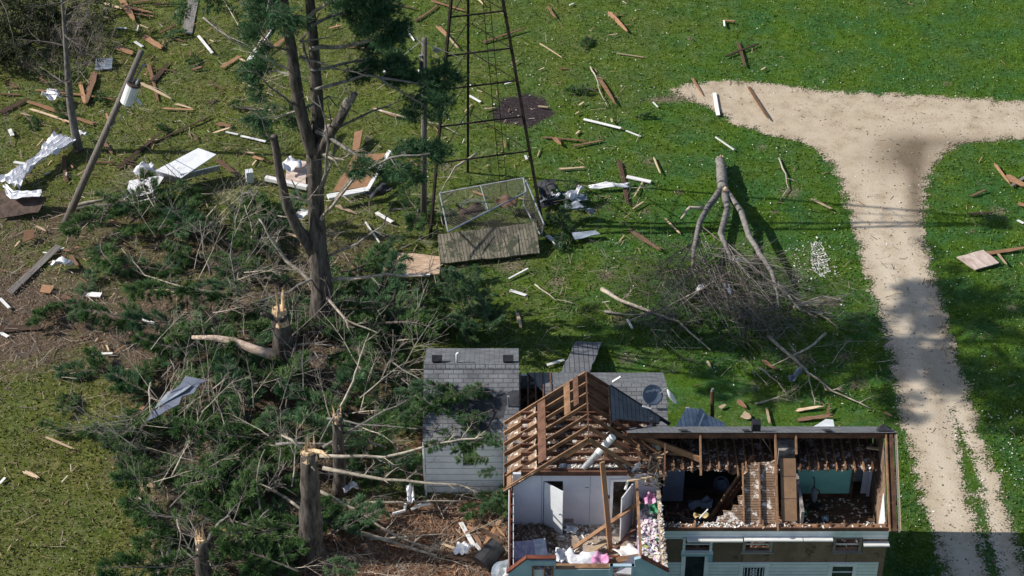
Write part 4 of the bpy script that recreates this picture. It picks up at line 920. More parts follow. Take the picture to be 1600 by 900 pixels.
b0 = G(1113, 672, 0); t0 = V(1113, 611, b0.y); MB().tube([b0, t0], [.075, .07], 8).build('post_shaft', 'rafter', ps); MB().tube([t0, t0+Vector((.01, 0, .12))], [.06, .05], 7).build('post_cap', 'steel', ps)
slabq('sheet_corner', 'white', [G(1268, 668, .6), G(1304, 668, .5), G(1302, 655, .4), G(1290, 655, .4)], .05, 'white panel corner showing above the long ridge at right', 'panel')
# junk by the left wall
j = thing('plastic_tub', G(780, 900, 0), 'grey round plastic tub with white label lying against the left wall', 'tub')
c = G(790, 895, .55); ax = Vector((.5, -.5, .5)).normalized()
MB().tube([c-ax*.30, c+ax*.22], [.40, .44], 20, cap=True).build('tub_body', 'bluegrey', j, smooth=False)
MB().tube([c+ax*.20, c+ax*.27], [.47, .47], 20).build('tub_rim', 'steel', j)
MB().box(c+Vector((-.05, -.2, .33)), (.15, .03, .18), Matrix.Rotation(-.5, 3, 'X')).build('tub_label', 'white', j)
a = G(752, 882, .3); b = G(778, 852, .6)
small('black_drum', MB().tube([a, b], [.36, .36], 16), 'blackplastic', 'dark barrel lying in splintered wood beside the left wall', 'barrel')
small('white_flap', MB().add([G(785, 900, 1.0), G(797, 884, 1.6), G(801, 890, 1.5), G(796, 903, .9), G(785, 902, .95), G(797, 886, 1.55), G(801, 892, 1.45), G(796, 905, .85)], [(0, 1, 2, 3), (4, 7, 6, 5), (0, 4, 5, 1), (1, 5, 6, 2), (2, 6, 7, 3), (3, 7, 4, 0)]), 'white', 'white torn sheet at the bottom of the left wall', 'sheet')

# ---------------------------------------------------------------- label helper for the scattered pieces
MARKS = [('the fire pit', 817, 171), ('the leaning pole', 165, 215), ('the windmill tower', 745, 220), ('the upright pole', 662, 250), ('the tall pine', 490, 320),
         ('the fallen bare tree', 1130, 320), ('the chain link frame', 765, 340), ('the white crate', 300, 258), ('the crumpled white sheet', 60, 265),
         ('the bare grey bush', 95, 60), ('the annex', 735, 640), ('the satellite dish', 1020, 615), ('the pink plywood square', 1528, 405), ('the gravel junction', 1380, 180),
         ('the broken wall panel', 560, 275), ('the shingle sheet', 275, 620), ('the pale fallen log', 365, 540), ('the tallest snapped trunk', 440, 500),
         ('the slender snapped trunk', 528, 690), ('the thick snapped trunk', 482, 760), ('the bottom snapped trunk', 315, 850), ('the long ridge', 1220, 668), ('the left house wall', 795, 820), ('the wooden deck platform', 765, 385)]
ORDN = ['', 'second ', 'third ', 'fourth ', 'fifth ', 'sixth ', 'seventh ', 'eighth ', 'ninth ', 'tenth ']
PEND = []
def pend(o, phrase, cat, px, py, group=None, verb='lying'): PEND.append((o, phrase, cat, px, py, group, verb))
def flush_labels():
    d = {}
    for it in PEND:
        o, ph, cat, px, py, gp, verb = it
        nm, mx, my = min(MARKS, key=lambda q: math.hypot(q[1]-px, (q[2]-py)*1.4)); dx, dy = px-mx, py-my
        w = ('right of' if dx > 0 else 'left of') if abs(dx) > abs(dy)*1.1 else ('behind' if dy < 0 else 'in front of')
        d.setdefault((ph, verb, w, nm), []).append((math.hypot(dx, dy), it))
    for (ph, verb, w, nm), L in d.items():
        L.sort(key=lambda q: q[0])
        for i, (_, it) in enumerate(L):
            o, _, cat, px, py, gp, _ = it
            if len(L) == 1: lab = f'{ph} {verb} {w} {nm}'
            elif i < 10: lab = f'{ORDN[i]}nearest {ph} {w} {nm}' if ORDN[i] else f'nearest {ph} {w} {nm}'
            else: lab = f'outer {ph} {w} {nm}'
            tag(o, lab, cat, gp or (ph+'s scattered around'))
def copy_thing(o, loc, rot, scale=1.0):
    c = o.copy(); COL.objects.link(c); c.location = loc; c.rotation_euler = rot; c.scale = (scale,)*3 if isinstance(scale, (int, float)) else scale
    for k in ('label', 'group', 'category'):
        if k in c: del c[k]
    for ch in o.children:
        d = ch.copy(); COL.objects.link(d); d.parent = c
    return c

# ---------------------------------------------------------------- foliage and twigs
def needles(P, D, rng, n=10, L=.2, w=.022, spread=.9):
    """tufts at P (K,3) pointing along D (K,3)"""
    K = len(P); P = np.repeat(P, n, 0); D = np.repeat(D, n, 0)
    r = rng.normal(0, 1, P.shape); r -= (r*D).sum(1, keepdims=True)*D; r /= np.linalg.norm(r, axis=1, keepdims=True)+1e-9
    a = rng.uniform(.15, spread, (len(P), 1)); d = D*np.cos(a)+r*np.sin(a)
    l = L*rng.uniform(.6, 1.2, (len(P), 1)); s = np.cross(d, rng.normal(0, 1, P.shape)); s /= np.linalg.norm(s, axis=1, keepdims=True)+1e-9
    b = P+rng.normal(0, .02, P.shape)
    q = np.stack([b-s*w/2, b+s*w/2, b+d*l+s*w*.25, b+d*l-s*w*.25], 1)
    return q.reshape(-1, 3)
def twig_tree(mb, p, d, L, r, depth, rng, tips=None, sides=4, droop=0., curl=.35, kids=(3, 5)):
    n = 4 if depth else 3; pts = [p]; rad = [r]; q = Vector(p); d = Vector(d).normalized()
    for i in range(n):
        d = (d+Vector((rng.uniform(-curl, curl), rng.uniform(-curl, curl), rng.uniform(-curl, curl)*.6-droop))*.5).normalized()
        q = q+d*(L/n); pts.append(q.copy()); rad.append(max(.004, r*(1-.75*(i+1)/n)))
    mb.tube(pts, rad, max(3, sides), cap=False)
    if tips is not None and depth <= 1:
        for i in range(1, len(pts)): tips.append((pts[i], (pts[i]-pts[i-1]).normalized()))
    if depth > 0:
        for k in range(rng.randint(*kids)):
            t = rng.uniform(.2, .98); i = min(n-1, int(t*n)); b = pts[i].lerp(pts[i+1], t*n-i)
            dd = (pts[i+1]-pts[i]).normalized(); s = dd.orthogonal().normalized(); s = Quaternion(dd, rng.uniform(0, 6.28)) @ s
            s.z *= .7; twig_tree(mb, b, (dd*.75+s*rng.uniform(.5, 1.0)), L*rng.uniform(.35, .6)*(1.15-t*.4), r*.5*(1-.5*t), depth-1, rng, tips, sides-1, droop, curl, kids)
def fol_mesh(name, verts, mat):
    me = bpy.data.meshes.new(name); F = np.arange(len(verts)).reshape(-1, 4)
    me.vertices.add(len(verts)); me.vertices.foreach_set('co', np.asarray(verts, np.float32).ravel())
    me.loops.add(F.size); me.loops.foreach_set('vertex_index', F.astype(np.int32).ravel())
    me.polygons.add(len(F)); me.polygons.foreach_set('loop_start', np.arange(len(F), dtype=np.int32)*4); me.update(calc_edges=True)
    me.materials.append(M[mat]); return me
def make_bough(seed, L=2.4, mat='needle', dens=5, wood='twig'):
    """flattened pine bough lying along local +X"""
    rng = random.Random(seed); nr = np.random.RandomState(seed); mb = MB()
    pts = [Vector((0, 0, 0))]; d = Vector((1, 0, .12)); n = 7
    for i in range(n): d = (d+Vector((0, rng.uniform(-.18, .18), rng.uniform(-.1, .08)))).normalized(); pts.append(pts[-1]+d*L/n)
    mb.tube(pts, [.035*(1-.8*i/n) for i in range(n+1)], 5)
    P = []; D = []
    for k in range(int(L*15)):
        t = rng.uniform(.12, 1.0); i = min(n-1, int(t*n)); b = pts[i].lerp(pts[i+1], t*n-i); dd = (pts[i+1]-pts[i]).normalized()
        s = Vector((0, rng.choice((-1, 1)), rng.uniform(-.45, .55))); v = (dd*rng.uniform(.5, 1.1)+s).normalized(); l = L*.36*rng.uniform(.5, 1)*(1.15-t*.75)
        e = b+v*l+Vector((0, 0, -.04)); m = b.lerp(e, .5)+Vector((0, 0, .03)); mb.tube([b, m, e], [.010, .008, .005], 3, cap=False)
        for j in range(dens):
            u = .25+.75*(j+rng.random())/dens; c = b.lerp(e, u); P.append(c); D.append((v+Vector((rng.uniform(-.5, .5), rng.uniform(-.5, .5), rng.uniform(-.2, .5)))).normalized())
    o = mb.build('pine_bough', wood, None, loc=(0, 0, 0))
    f = bpy.data.objects.new('needles', fol_mesh('needles', needles(np.array([tuple(p) for p in P]), np.array([tuple(p) for p in D]), nr, 15, .20, .019), mat)); COL.objects.link(f); f.parent = o
    return o
def make_branch(seed, L=2.6, mat='palebark', depth=2, r=.035):
    rng = random.Random(seed); mb = MB()
    twig_tree(mb, Vector((0, 0, .05)), Vector((1, 0, .12)), L, r, depth, rng, None, 5, .0, .42, (3, 6))
    mb.v = [(x, y, z*.6+.03) for x, y, z in mb.v]
    return mb.build('fallen_branch', mat, None, loc=(0, 0, 0))
BOUGHS = [make_bough(11+i, R.uniform(1.7, 2.9), 'needle' if i % 3 else 'needle2') for i in range(9)]
BRANCH = [make_branch(31+i, R.uniform(1.8, 3.2), ('palebark', 'twig', 'bark2', 'palebark')[i % 4], 2, R.uniform(.022, .036)) for i in range(8)]

def zone_pts(poly, n, rng, mind=0):
    xs = [p[0] for p in poly]; ys = [p[1] for p in poly]; out = []; t = 0
    while len(out) < n and t < n*60:
        t += 1; x = rng.uniform(min(xs), max(xs)); y = rng.uniform(min(ys), max(ys))
        if not inpoly(np.array(x), np.array(y), poly): continue
        if mind and any(math.hypot(x-a, (y-b)*1.3) < mind for a, b in out): continue
        out.append((x, y))
    return out
def lay_boughs(poly, n, zmax, phrase, gp, scale=(.7, 1.15), idx=None, tilt=.35, mind=0, verb='lying'):
    for (x, y) in zone_pts(poly, n, R, mind):
        z = R.uniform(0.05, zmax)**1.0; p = G(x, y, z); src = R.choice(BOUGHS if idx is None else [BOUGHS[i] for i in idx])
        o = copy_thing(src, p, (R.uniform(-.5, .5), R.uniform(-tilt, tilt*.4), R.uniform(0, 6.28)), R.uniform(*scale))
        if gp: tag(o, phrase, 'pine bough', gp)
        else: pend(o, phrase, 'pine bough', x, y)
HEAP = [(250, 470), (330, 430), (420, 440), (520, 455), (600, 470), (650, 520), (655, 600), (640, 660), (600, 750), (500, 730), (440, 700), (380, 690), (300, 660), (230, 640), (215, 560)]
lay_boughs(HEAP, 72, 1.3, 'green pine bough in the heap around the snapped trunks', 'pine boughs heaped around the snapped trunks', (.8, 1.25))
lay_boughs([(170, 640), (300, 650), (420, 690), (470, 740), (480, 900), (250, 900), (265, 840), (240, 770), (190, 720)], 50, 1.0, 'green pine bough in the lower heap around the bottom snapped trunk', 'pine boughs heaped at the bottom', (.8, 1.2), idx=(1, 2, 4, 5, 7, 8))
lay_boughs([(430, 790), (500, 800), (520, 860), (500, 900), (430, 900)], 12, .9, 'green pine bough piled at the foot of the thick snapped trunk', 'pine boughs at the foot of the thick snapped trunk', (.6, .9))
lay_boughs([(150, 330), (240, 300), (420, 290), (450, 330), (440, 420), (300, 430), (170, 420), (130, 370)], 42, .9, 'dark pine bough in the thicket left of the tall pine', 'pine boughs in the thicket left of the tall pine', (.7, 1.1))
lay_boughs([(100, 590), (210, 560), (240, 640), (220, 720), (160, 700), (100, 660)], 9, .25, 'dark green pine bough', None, (.5, .85))
lay_boughs([(70, 470), (150, 470), (150, 505), (75, 510)], 5, .2, 'dark green pine bough', None, (.5, .8))
lay_boughs([(540, 460), (720, 440), (760, 470), (700, 520), (600, 520)], 14, .8, 'dark green pine bough', None, (.6, 1.0))
lay_boughs([(560, 620), (660, 600), (665, 700), (640, 770), (560, 780)], 15, .5, 'light green pine bough', None, (.6, .9))
lay_boughs([(835, 325), (905, 320), (940, 350), (900, 370), (840, 368)], 7, .3, 'dark green pine bough', None, (.45, .7))
lay_boughs([(620, 330), (680, 320), (685, 380), (610, 390)], 5, .5, 'dark green pine bough', None, (.5, .8))
lay_boughs([(0, 100), (420, 20), (430, 280), (0, 200)], 10, .15, 'small green pine sprig', None, (.35, .55), mind=60)
lay_boughs([(1000, 470), (1180, 480), (1200, 520), (1010, 520)], 5, .15, 'small green pine sprig', None, (.4, .6), mind=40)
lay_boughs([(900, 110), (1000, 170), (960, 190)], 1, .15, 'small green pine sprig', None, (.4, .6))
lay_boughs([(905, 75), (925, 75), (925, 90), (905, 90)], 1, .1, 'small green pine sprig', None, (.5, .6))
lay_boughs([(970, 165), (995, 170), (990, 183), (970, 183)], 1, .1, 'small green pine sprig', None, (.4, .5))
lay_boughs([(740, 760), (795, 740), (790, 800), (740, 790)], 6, .5, 'light green pine bough', None, (.5, .7))
# boughs on the annex roof: hung at the height of the roof
for (x, y, z) in ((690, 612, 3.5), (720, 618, 3.6), (750, 625, 3.4), (775, 612, 3.6), (770, 640, 3.2), (740, 650, 3.1), (700, 640, 3.2), (790, 660, 2.9), (755, 675, 2.8), (710, 668, 2.9), (680, 630, 3.3),
                  (672, 605, 3.4), (700, 600, 3.7), (735, 607, 3.8), (760, 655, 3.0), (720, 655, 3.1), (775, 680, 2.8), (755, 700, 2.5), (710, 630, 3.3), (665, 640, 3.0), (795, 690, 2.9), (772, 712, 2.6), (800, 700, 3.0), (785, 735, 2.3), (764, 600, 3.9)):
    o = copy_thing(BOUGHS[R.randrange(9)], G(x, y, z+.1), (R.uniform(-.4, .4), R.uniform(-.1, .3), R.uniform(2.3, 4.2)), R.uniform(.45, .62)); tag(o, 'green pine bough resting on the shingled annex roof', 'pine bough', 'pine boughs on the annex roof')
# standing/leaning fresh bough clumps
for (x, y, n, h) in ((745, 515, 12, 1.6), (745, 480, 8, 2.1)):
    for k in range(n):
        p = G(x+R.uniform(-28, 28), y+R.uniform(-14, 8), R.uniform(.2, h)); o = copy_thing(BOUGHS[R.choice((0, 3, 6))], p, (R.uniform(-.5, .5), R.uniform(-1.0, -.2), R.uniform(0, 6.28)), R.uniform(.45, .7)); tag(o, 'blue green pine bough in the upright clump just behind the annex', 'pine bough', 'boughs clumped behind the annex')
# bare branches scattered
def lay_branches(poly, n, zmax, phrase, gp=None, scale=(.5, 1.1), idx=None, tilt=.25, mind=0):
    for (x, y) in zone_pts(poly, n, R, mind):
        z = R.uniform(0.0, zmax); src = R.choice(BRANCH if idx is None else [BRANCH[i] for i in idx])
        o = copy_thing(src, G(x, y, z), (R.uniform(-.3, .3), -R.uniform(0, tilt), R.uniform(0, 6.28)), R.uniform(*scale))
        if gp: tag(o, phrase, 'branch', gp)
        else: pend(o, phrase, 'branch', x, y)
lay_branches(HEAP, 84, 1.9, 'bare grey branch sticking out of the bough heap', 'bare branches in the bough heap', (.6, 1.3), tilt=.9)
lay_branches([(170, 640), (300, 650), (420, 690), (470, 740), (480, 900), (250, 900), (265, 840), (190, 720)], 44, 1.5, 'bare grey branch sticking out of the lower heap', 'bare branches in the lower heap', (.6, 1.2), tilt=.9)
lay_branches([(150, 330), (240, 300), (420, 290), (450, 330), (440, 440), (300, 450), (170, 430)], 44, 1.2, 'bare grey branch in the thicket left of the tall pine', 'bare branches in the thicket', (.6, 1.2), tilt=1.1)
lay_branches([(0, 340), (160, 330), (200, 560), (0, 560)], 16, .1, 'bare grey branch', None, (.4, .8), mind=30)
lay_branches([(500, 800), (790, 780), (790, 900), (500, 900)], 20, .15, 'bare grey branch', None, (.5, .9))
lay_branches([(540, 300), (700, 290), (700, 520), (560, 520)], 20, .4, 'bare grey branch', None, (.4, .9))
lay_branches([(840, 280), (1000, 290), (980, 400), (850, 380)], 12, .25, 'bare grey branch', None, (.3, .6))
lay_branches([(150, 0), (640, 0), (600, 250), (0, 300), (0, 120)], 46, .15, 'bare grey branch', None, (.35, .75), mind=22)
lay_branches([(900, 400), (1400, 400), (1390, 600), (900, 560)], 12, .1, 'bare grey branch', None, (.3, .6), mind=30)
lay_branches([(880, 60), (980, 60), (990, 190), (880, 190)], 5, .1, 'bare grey branch', None, (.3, .5), idx=(1, 5))
lay_branches([(1490, 280), (1600, 280), (1600, 380), (1490, 380)], 4, .1, 'bare grey branch', None, (.25, .45))
lay_branches([(1150, 560), (1260, 560), (1260, 640), (1150, 640)], 5, .1, 'bare grey branch', None, (.3, .6))
# hand placed limbs: (pixels with heights), radius
def limb(pts, r, m, label, twigs=4, name='fallen_limb', seed=0, rend=None, tl=.5):
    rng = random.Random(seed*7+len(pts)); P = [G(*p) for p in pts]
    out = []
    for i in range(len(P)-1):
        for k in range(3): out.append(P[i].lerp(P[i+1], k/3)+Vector((rng.uniform(-.03, .03), rng.uniform(-.03, .03), rng.uniform(0, .03))))
    out.append(P[-1]); n = len(out); r2 = rend if rend is not None else r*.3
    mb = MB(); mb.tube(out, [r+(r2-r)*i/(n-1) for i in range(n)], 7, jit=.08, rng=rng)
    for k in range(twigs):
        i = rng.randrange(n//4, n-1); d = (out[i+1]-out[i]).normalized(); s = Quaternion(d, rng.uniform(0, 6.28)) @ d.orthogonal().normalized(); s.z = abs(s.z)
        twig_tree(mb, out[i], d*.7+s, tl*rng.uniform(.6, 1.6), r*.35, 1, rng, None, 4)
    c = out[0]; o = mb.build(name, m, None, loc=(c.x, c.y, min(v[2] for v in mb.v)), smooth=True); return tag(o, label, 'limb', 'long broken limbs')
LIMBS = [
 ([(500, 712, 2.2), (600, 715, 2.2), (700, 690, 3.0), (762, 683, 3.2)], .07, 'palebark', 'long pale limb reaching right across to the annex window', 9),
 ([(505, 700, 2.4), (570, 660, 2.6), (620, 635, 2.8), (685, 598, 3.6)], .06, 'bark2', 'long dark limb rising right toward the annex roof corner', 9),
 ([(505, 732, 1.8), (600, 750, 1.7), (700, 757, 1.8), (742, 762, 1.6)], .075, 'palebark', 'pale limb crossing in front of the annex wall base', 8),
 ([(485, 806, .9), (560, 832, .6), (640, 856, .4), (682, 868, .2)], .11, 'palebark', 'thick pale limb running down right over the red dirt', 7),
 ([(493, 764, 1.4), (560, 800, .9), (625, 842, .5), (690, 860, .2)], .07, 'palebark', 'pale limb just above the thick pale limb over the red dirt', 9),
 ([(545, 786, .5), (620, 785, .5), (700, 783, .4), (727, 783, .3)], .05, 'palebark', 'thin straight limb on the red dirt beside the annex corner', 5),
 ([(578, 842, .2), (645, 838, .3), (710, 835, .2)], .045, 'palebark', 'short pale limb crossing the middle of the red dirt', 4),
 ([(430, 694, 1.8), (500, 693, 2.0), (555, 697, 1.9)], .06, 'bark2', 'horizontal grey limb behind the thick snapped trunk', 4),
 ([(530, 640, 2.6), (552, 595, 3.3), (562, 560, 4.0), (577, 520, 4.6)], .05, 'palebark', 'thin limb rising steeply above the slender snapped trunk', 3),
 ([(512, 655, 2.4), (560, 662, 2.6), (620, 668, 2.7), (700, 672, 3.0)], .045, 'bark2', 'thin limb running level from the slender snapped trunk to the annex', 5),
 ([(332, 880, .4), (368, 852, .6), (400, 820, .9), (421, 796, 1.3)], .10, 'bark2', 'smooth grey limb curving up right of the bottom snapped trunk', 4),
 ([(408, 800, .9), (401, 765, 1.5), (403, 730, 2.2), (414, 702, 2.8)], .045, 'palebark', 'thin pale stem standing above the smooth grey curved limb', 2),
 ([(470, 795, .9), (430, 768, .9), (400, 752, .8), (362, 742, .7)], .065, 'palebark', 'pale limb ending left of the thick snapped trunk', 5),
 ([(243, 905, .2), (262, 868, .4), (270, 838, .7)], .13, 'bark2', 'grey limb at the bottom left beside the lower heap', 2),
 ([(312, 875, 0.2), (330, 835, 1.0), (345, 815, 1.4), (360, 806, 1.7)], .10, 'bark2', 'broken grey side limb leaning off the bottom snapped trunk', 1),
 ([(505, 455, .3), (447, 407, 1.3), (423, 373, 2.2), (405, 342, 3.0)], .10, 'palebark', 'pale limb leaning up left against the tall pine base', 4),
 ([(375, 490, .2), (368, 440, 1.0), (360, 400, 1.9), (365, 362, 2.7)], .06, 'bark2', 'bare stem standing in the middle of the thicket', 6),
 ([(330, 430, .2), (318, 395, .9), (312, 345, 1.8)], .05, 'bark2', 'bare stem standing left in the thicket', 6),
 ([(388, 400, .2), (395, 360, 1.0), (382, 320, 1.9)], .045, 'palebark', 'bare stem standing right in the thicket', 5),
 ([(345, 460, .3), (290, 450, .6), (225, 430, .5), (190, 388, .4)], .05, 'palebark', 'bare limb lying across the thicket front', 7),
 ([(112, 323, .2), (150, 315, .3), (192, 308, .3)], .11, 'palebark', 'short pale log right of the leaning pole base', 0),
 ([(112, 326, .1), (180, 320, .2), (245, 305, .4), (300, 280, .5)], .10, 'pole', 'long dark pole piece under the white crate', 0),
 ([(940, 452, .1), (970, 470, .25), (1017, 487, .2), (1060, 503, .2), (1110, 547, .1)], .09, 'palebark', 'long forked pale limb on grass left of the fallen bare tree tips', 6),
 ([(945, 487, .05), (985, 493, .1), (1010, 492, .1)], .06, 'bark2', 'short grey limb below the long forked pale limb', 1),
 ([(835, 445, .05), (868, 468, .1), (905, 477, .1)], .035, 'palebark', 'thin pale limb on bright grass behind the annex', 1),
 ([(1203, 528, .1), (1235, 555, .35), (1262, 582, .3), (1300, 610, .2), (1364, 640, .05)], .075, 'palebark', 'long pale limb lying behind the long ridge near the driveway', 6),
 ([(1290, 521, .1), (1262, 545, .3), (1238, 557, .35), (1205, 572, .1)], .055, 'palebark', 'short pale limb crossing over the one behind the long ridge', 1),
 ([(1237, 556, .4), (1262, 585, .3), (1270, 615, .2), (1273, 633, .1)], .045, 'palebark', 'thin limb curving down behind the long ridge', 4),
 ([(1180, 631, .05), (1215, 622, .1), (1238, 627, .1)], .04, 'palebark', 'small bent pale limb above the black roof vent', 1),
 ([(1185, 574, .05), (1215, 597, .15), (1235, 623, .1)], .045, 'palebark', 'small pale limb left of the long pale limb by the driveway', 6),
 ([(1217, 247, .05), (1227, 272, .1), (1232, 295, .1), (1219, 313, .05)], .045, 'palebark', 'curved thin limb on grass right of the fallen bare tree base', 1),
 ([(745, 239, 1.2), (712, 262, .8), (697, 285, .3), (680, 315, .1)], .055, 'palebark', 'pale bent limb beside the left windmill leg', 2),
 ([(922, 105, .05), (932, 122, .1), (937, 145, .1), (950, 168, .05)], .045, 'palebark', 'thin pale limb lying left of a brown board and sprig', 4),
 ([(585, 170, .1), (640, 185, .2), (690, 196, .2), (722, 212, .1)], .05, 'palebark', 'thin pale limb lying on grass behind the upright pole', 5),
 ([(0, 0, 2.5), (12, 22, 2.2), (22, 70, 2.3)], .03, 'twig', 'thin twig at the top left corner over the bush', 2),
 ([(445, 365, .4), (470, 372, .4), (470, 384, .4)], .07, 'splint', 'torn pale splinter of wood left of the tall pine trunk', 0),
 ([(350, 0, 0.2), (372, 38, .1), (378, 65, .1)], .035, 'palebark', 'thin grey limb at the top left of the tall pine', 3),
 ([(318, 28, .1), (352, 55, .15), (395, 75, .1)], .05, 'bark2', 'thin grey limb right of the wide grey board', 4),
 ([(600, 400, 1.0), (560, 420, 1.3), (520, 428, 1.5)], .06, 'bark', 'dark low limb right of the tall pine', 4),
]
for i, (p, r, m, lab, tw) in enumerate(LIMBS): limb(p, r, m, lab, tw, seed=i)

# ---------------------------------------------------------------- snapped trunks
def broken_top(mb, c, r, h, rng, n=15):
    c = Vector(c)
    for i in range(n):
        a = 2*math.pi*i/n+rng.uniform(-.2, .2); q = r*rng.uniform(.35, .9); b = c+Vector((math.cos(a)*q, math.sin(a)*q, -.08)); hh = h*(.12+.95*rng.random()**2.2); w = r*rng.uniform(.16, .4)
        t = Vector((-math.sin(a), math.cos(a), 0))*w; o = Vector((math.cos(a), math.sin(a), 0))*w*.6; tip = b+Vector((rng.uniform(-.09, .09), rng.uniform(-.09, .09), hh))
        mb.add([b-t, b+t, b+o, b-o*1.0, tip, b+t*.5+Vector((0, 0, hh*.7))], [(0, 2, 4), (2, 1, 5), (2, 5, 4), (1, 3, 5), (3, 4, 5), (3, 0, 4)])
def snapped(base, top, r0, r1, label, sh=.8, seed=1, limbs=(), lean=0):
    rng = random.Random(seed); b = G(*base); t = V(top[0], top[1], b.y+lean)
    T = thing('snapped_trunk', tuple(b), label, 'broken tree', 'snapped pine trunks')
    n = 9; pts = [b.lerp(t, i/n)+Vector((rng.uniform(-.02, .02), rng.uniform(-.02, .02), 0)) for i in range(n+1)]
    rad = [r0*(1.35 if i == 0 else 1)*(1-i/n)+r1*i/n for i in range(n+1)]
    tb = MB().tube(pts, rad, 12, jit=.13, rng=rng)
    for k in range(9):
        q = pts[rng.randrange(2, n)]; an = rng.uniform(0, 6.28); e = Vector((math.cos(an), math.sin(an), rng.uniform(-.1, .4))); tb.tube([q+e*r1*.6, q+e*(r1+rng.uniform(.15, .6))], [.05, .025], 5)
    tb.build('trunk', 'bark', T, smooth=True)
    mb = MB(); broken_top(mb, t, r1, sh, rng); mb.tube([t-Vector((0, 0, sh*.35)), t+Vector((0, 0, sh*.12))], [r1*1.02, r1*.8], 10, jit=.1, rng=rng); mb.build('splintered_top', 'splint', T)
    for (x1, y1, x2, y2, dy, r, mt) in limbs:
        mb = MB(); a = V(x1, y1, b.y); e = V(x2, y2, b.y+dy); m_ = a.lerp(e, .5)+Vector((0, 0, .1))
        mb.tube([a, m_, e], [r, r*.8, r*.5], 7); twig_tree(mb, m_, (e-a).normalized()+Vector((0, 0, .2)), (e-a).length*.4, r*.3, 1, rng, None, 4)
        mb.build('limb', mt, T, smooth=True)
    return T
snapped((447, 585, 0), (438, 488), .44, .33, 'thick dark snapped pine trunk with tall splintered top left of the tall pine', 1.5, 1, [(430, 500, 408, 490, -.3, .12, 'bark'), (450, 540, 520, 540, -.6, .05, 'palebark')])
snapped((531, 772, 0), (527, 650), .24, .19, 'slender brown snapped trunk with torn top beside the red dirt', .7, 2, [(530, 640, 500, 690, -.3, .05, 'bark2')])
snapped((487, 868, 0), (482, 706), .46, .28, 'thick dark snapped trunk with forked splintered top at the heap edge', .9, 3, [(470, 700, 440, 680, .5, .06, 'palebark'), (492, 705, 515, 715, -.6, .09, 'splint')])
snapped((320, 930, 0), (314, 845), .32, .20, 'bottom snapped trunk with orange splinters among the lower boughs', 1.0, 4)
lg = thing('pine_log', G(365, 540, 1.5), 'pale peeled log with a torn bright end lying on the bough heap', 'log')
P = [G(300, 527, 1.9), G(335, 528, 1.95), G(365, 533, 2.0), G(395, 545, 1.9), G(424, 554, 1.8)]
MB().tube(P, [.07, .12, .15, .18, .19], 10, jit=.05).build('log', 'pinkbark', lg, smooth=True)
mb = MB(); mb.tube([P[-1], P[-1]+(P[-1]-P[-2]).normalized()*.14], [.175, .12], 8, jit=.3); mb.build('torn_end', 'splint', lg)

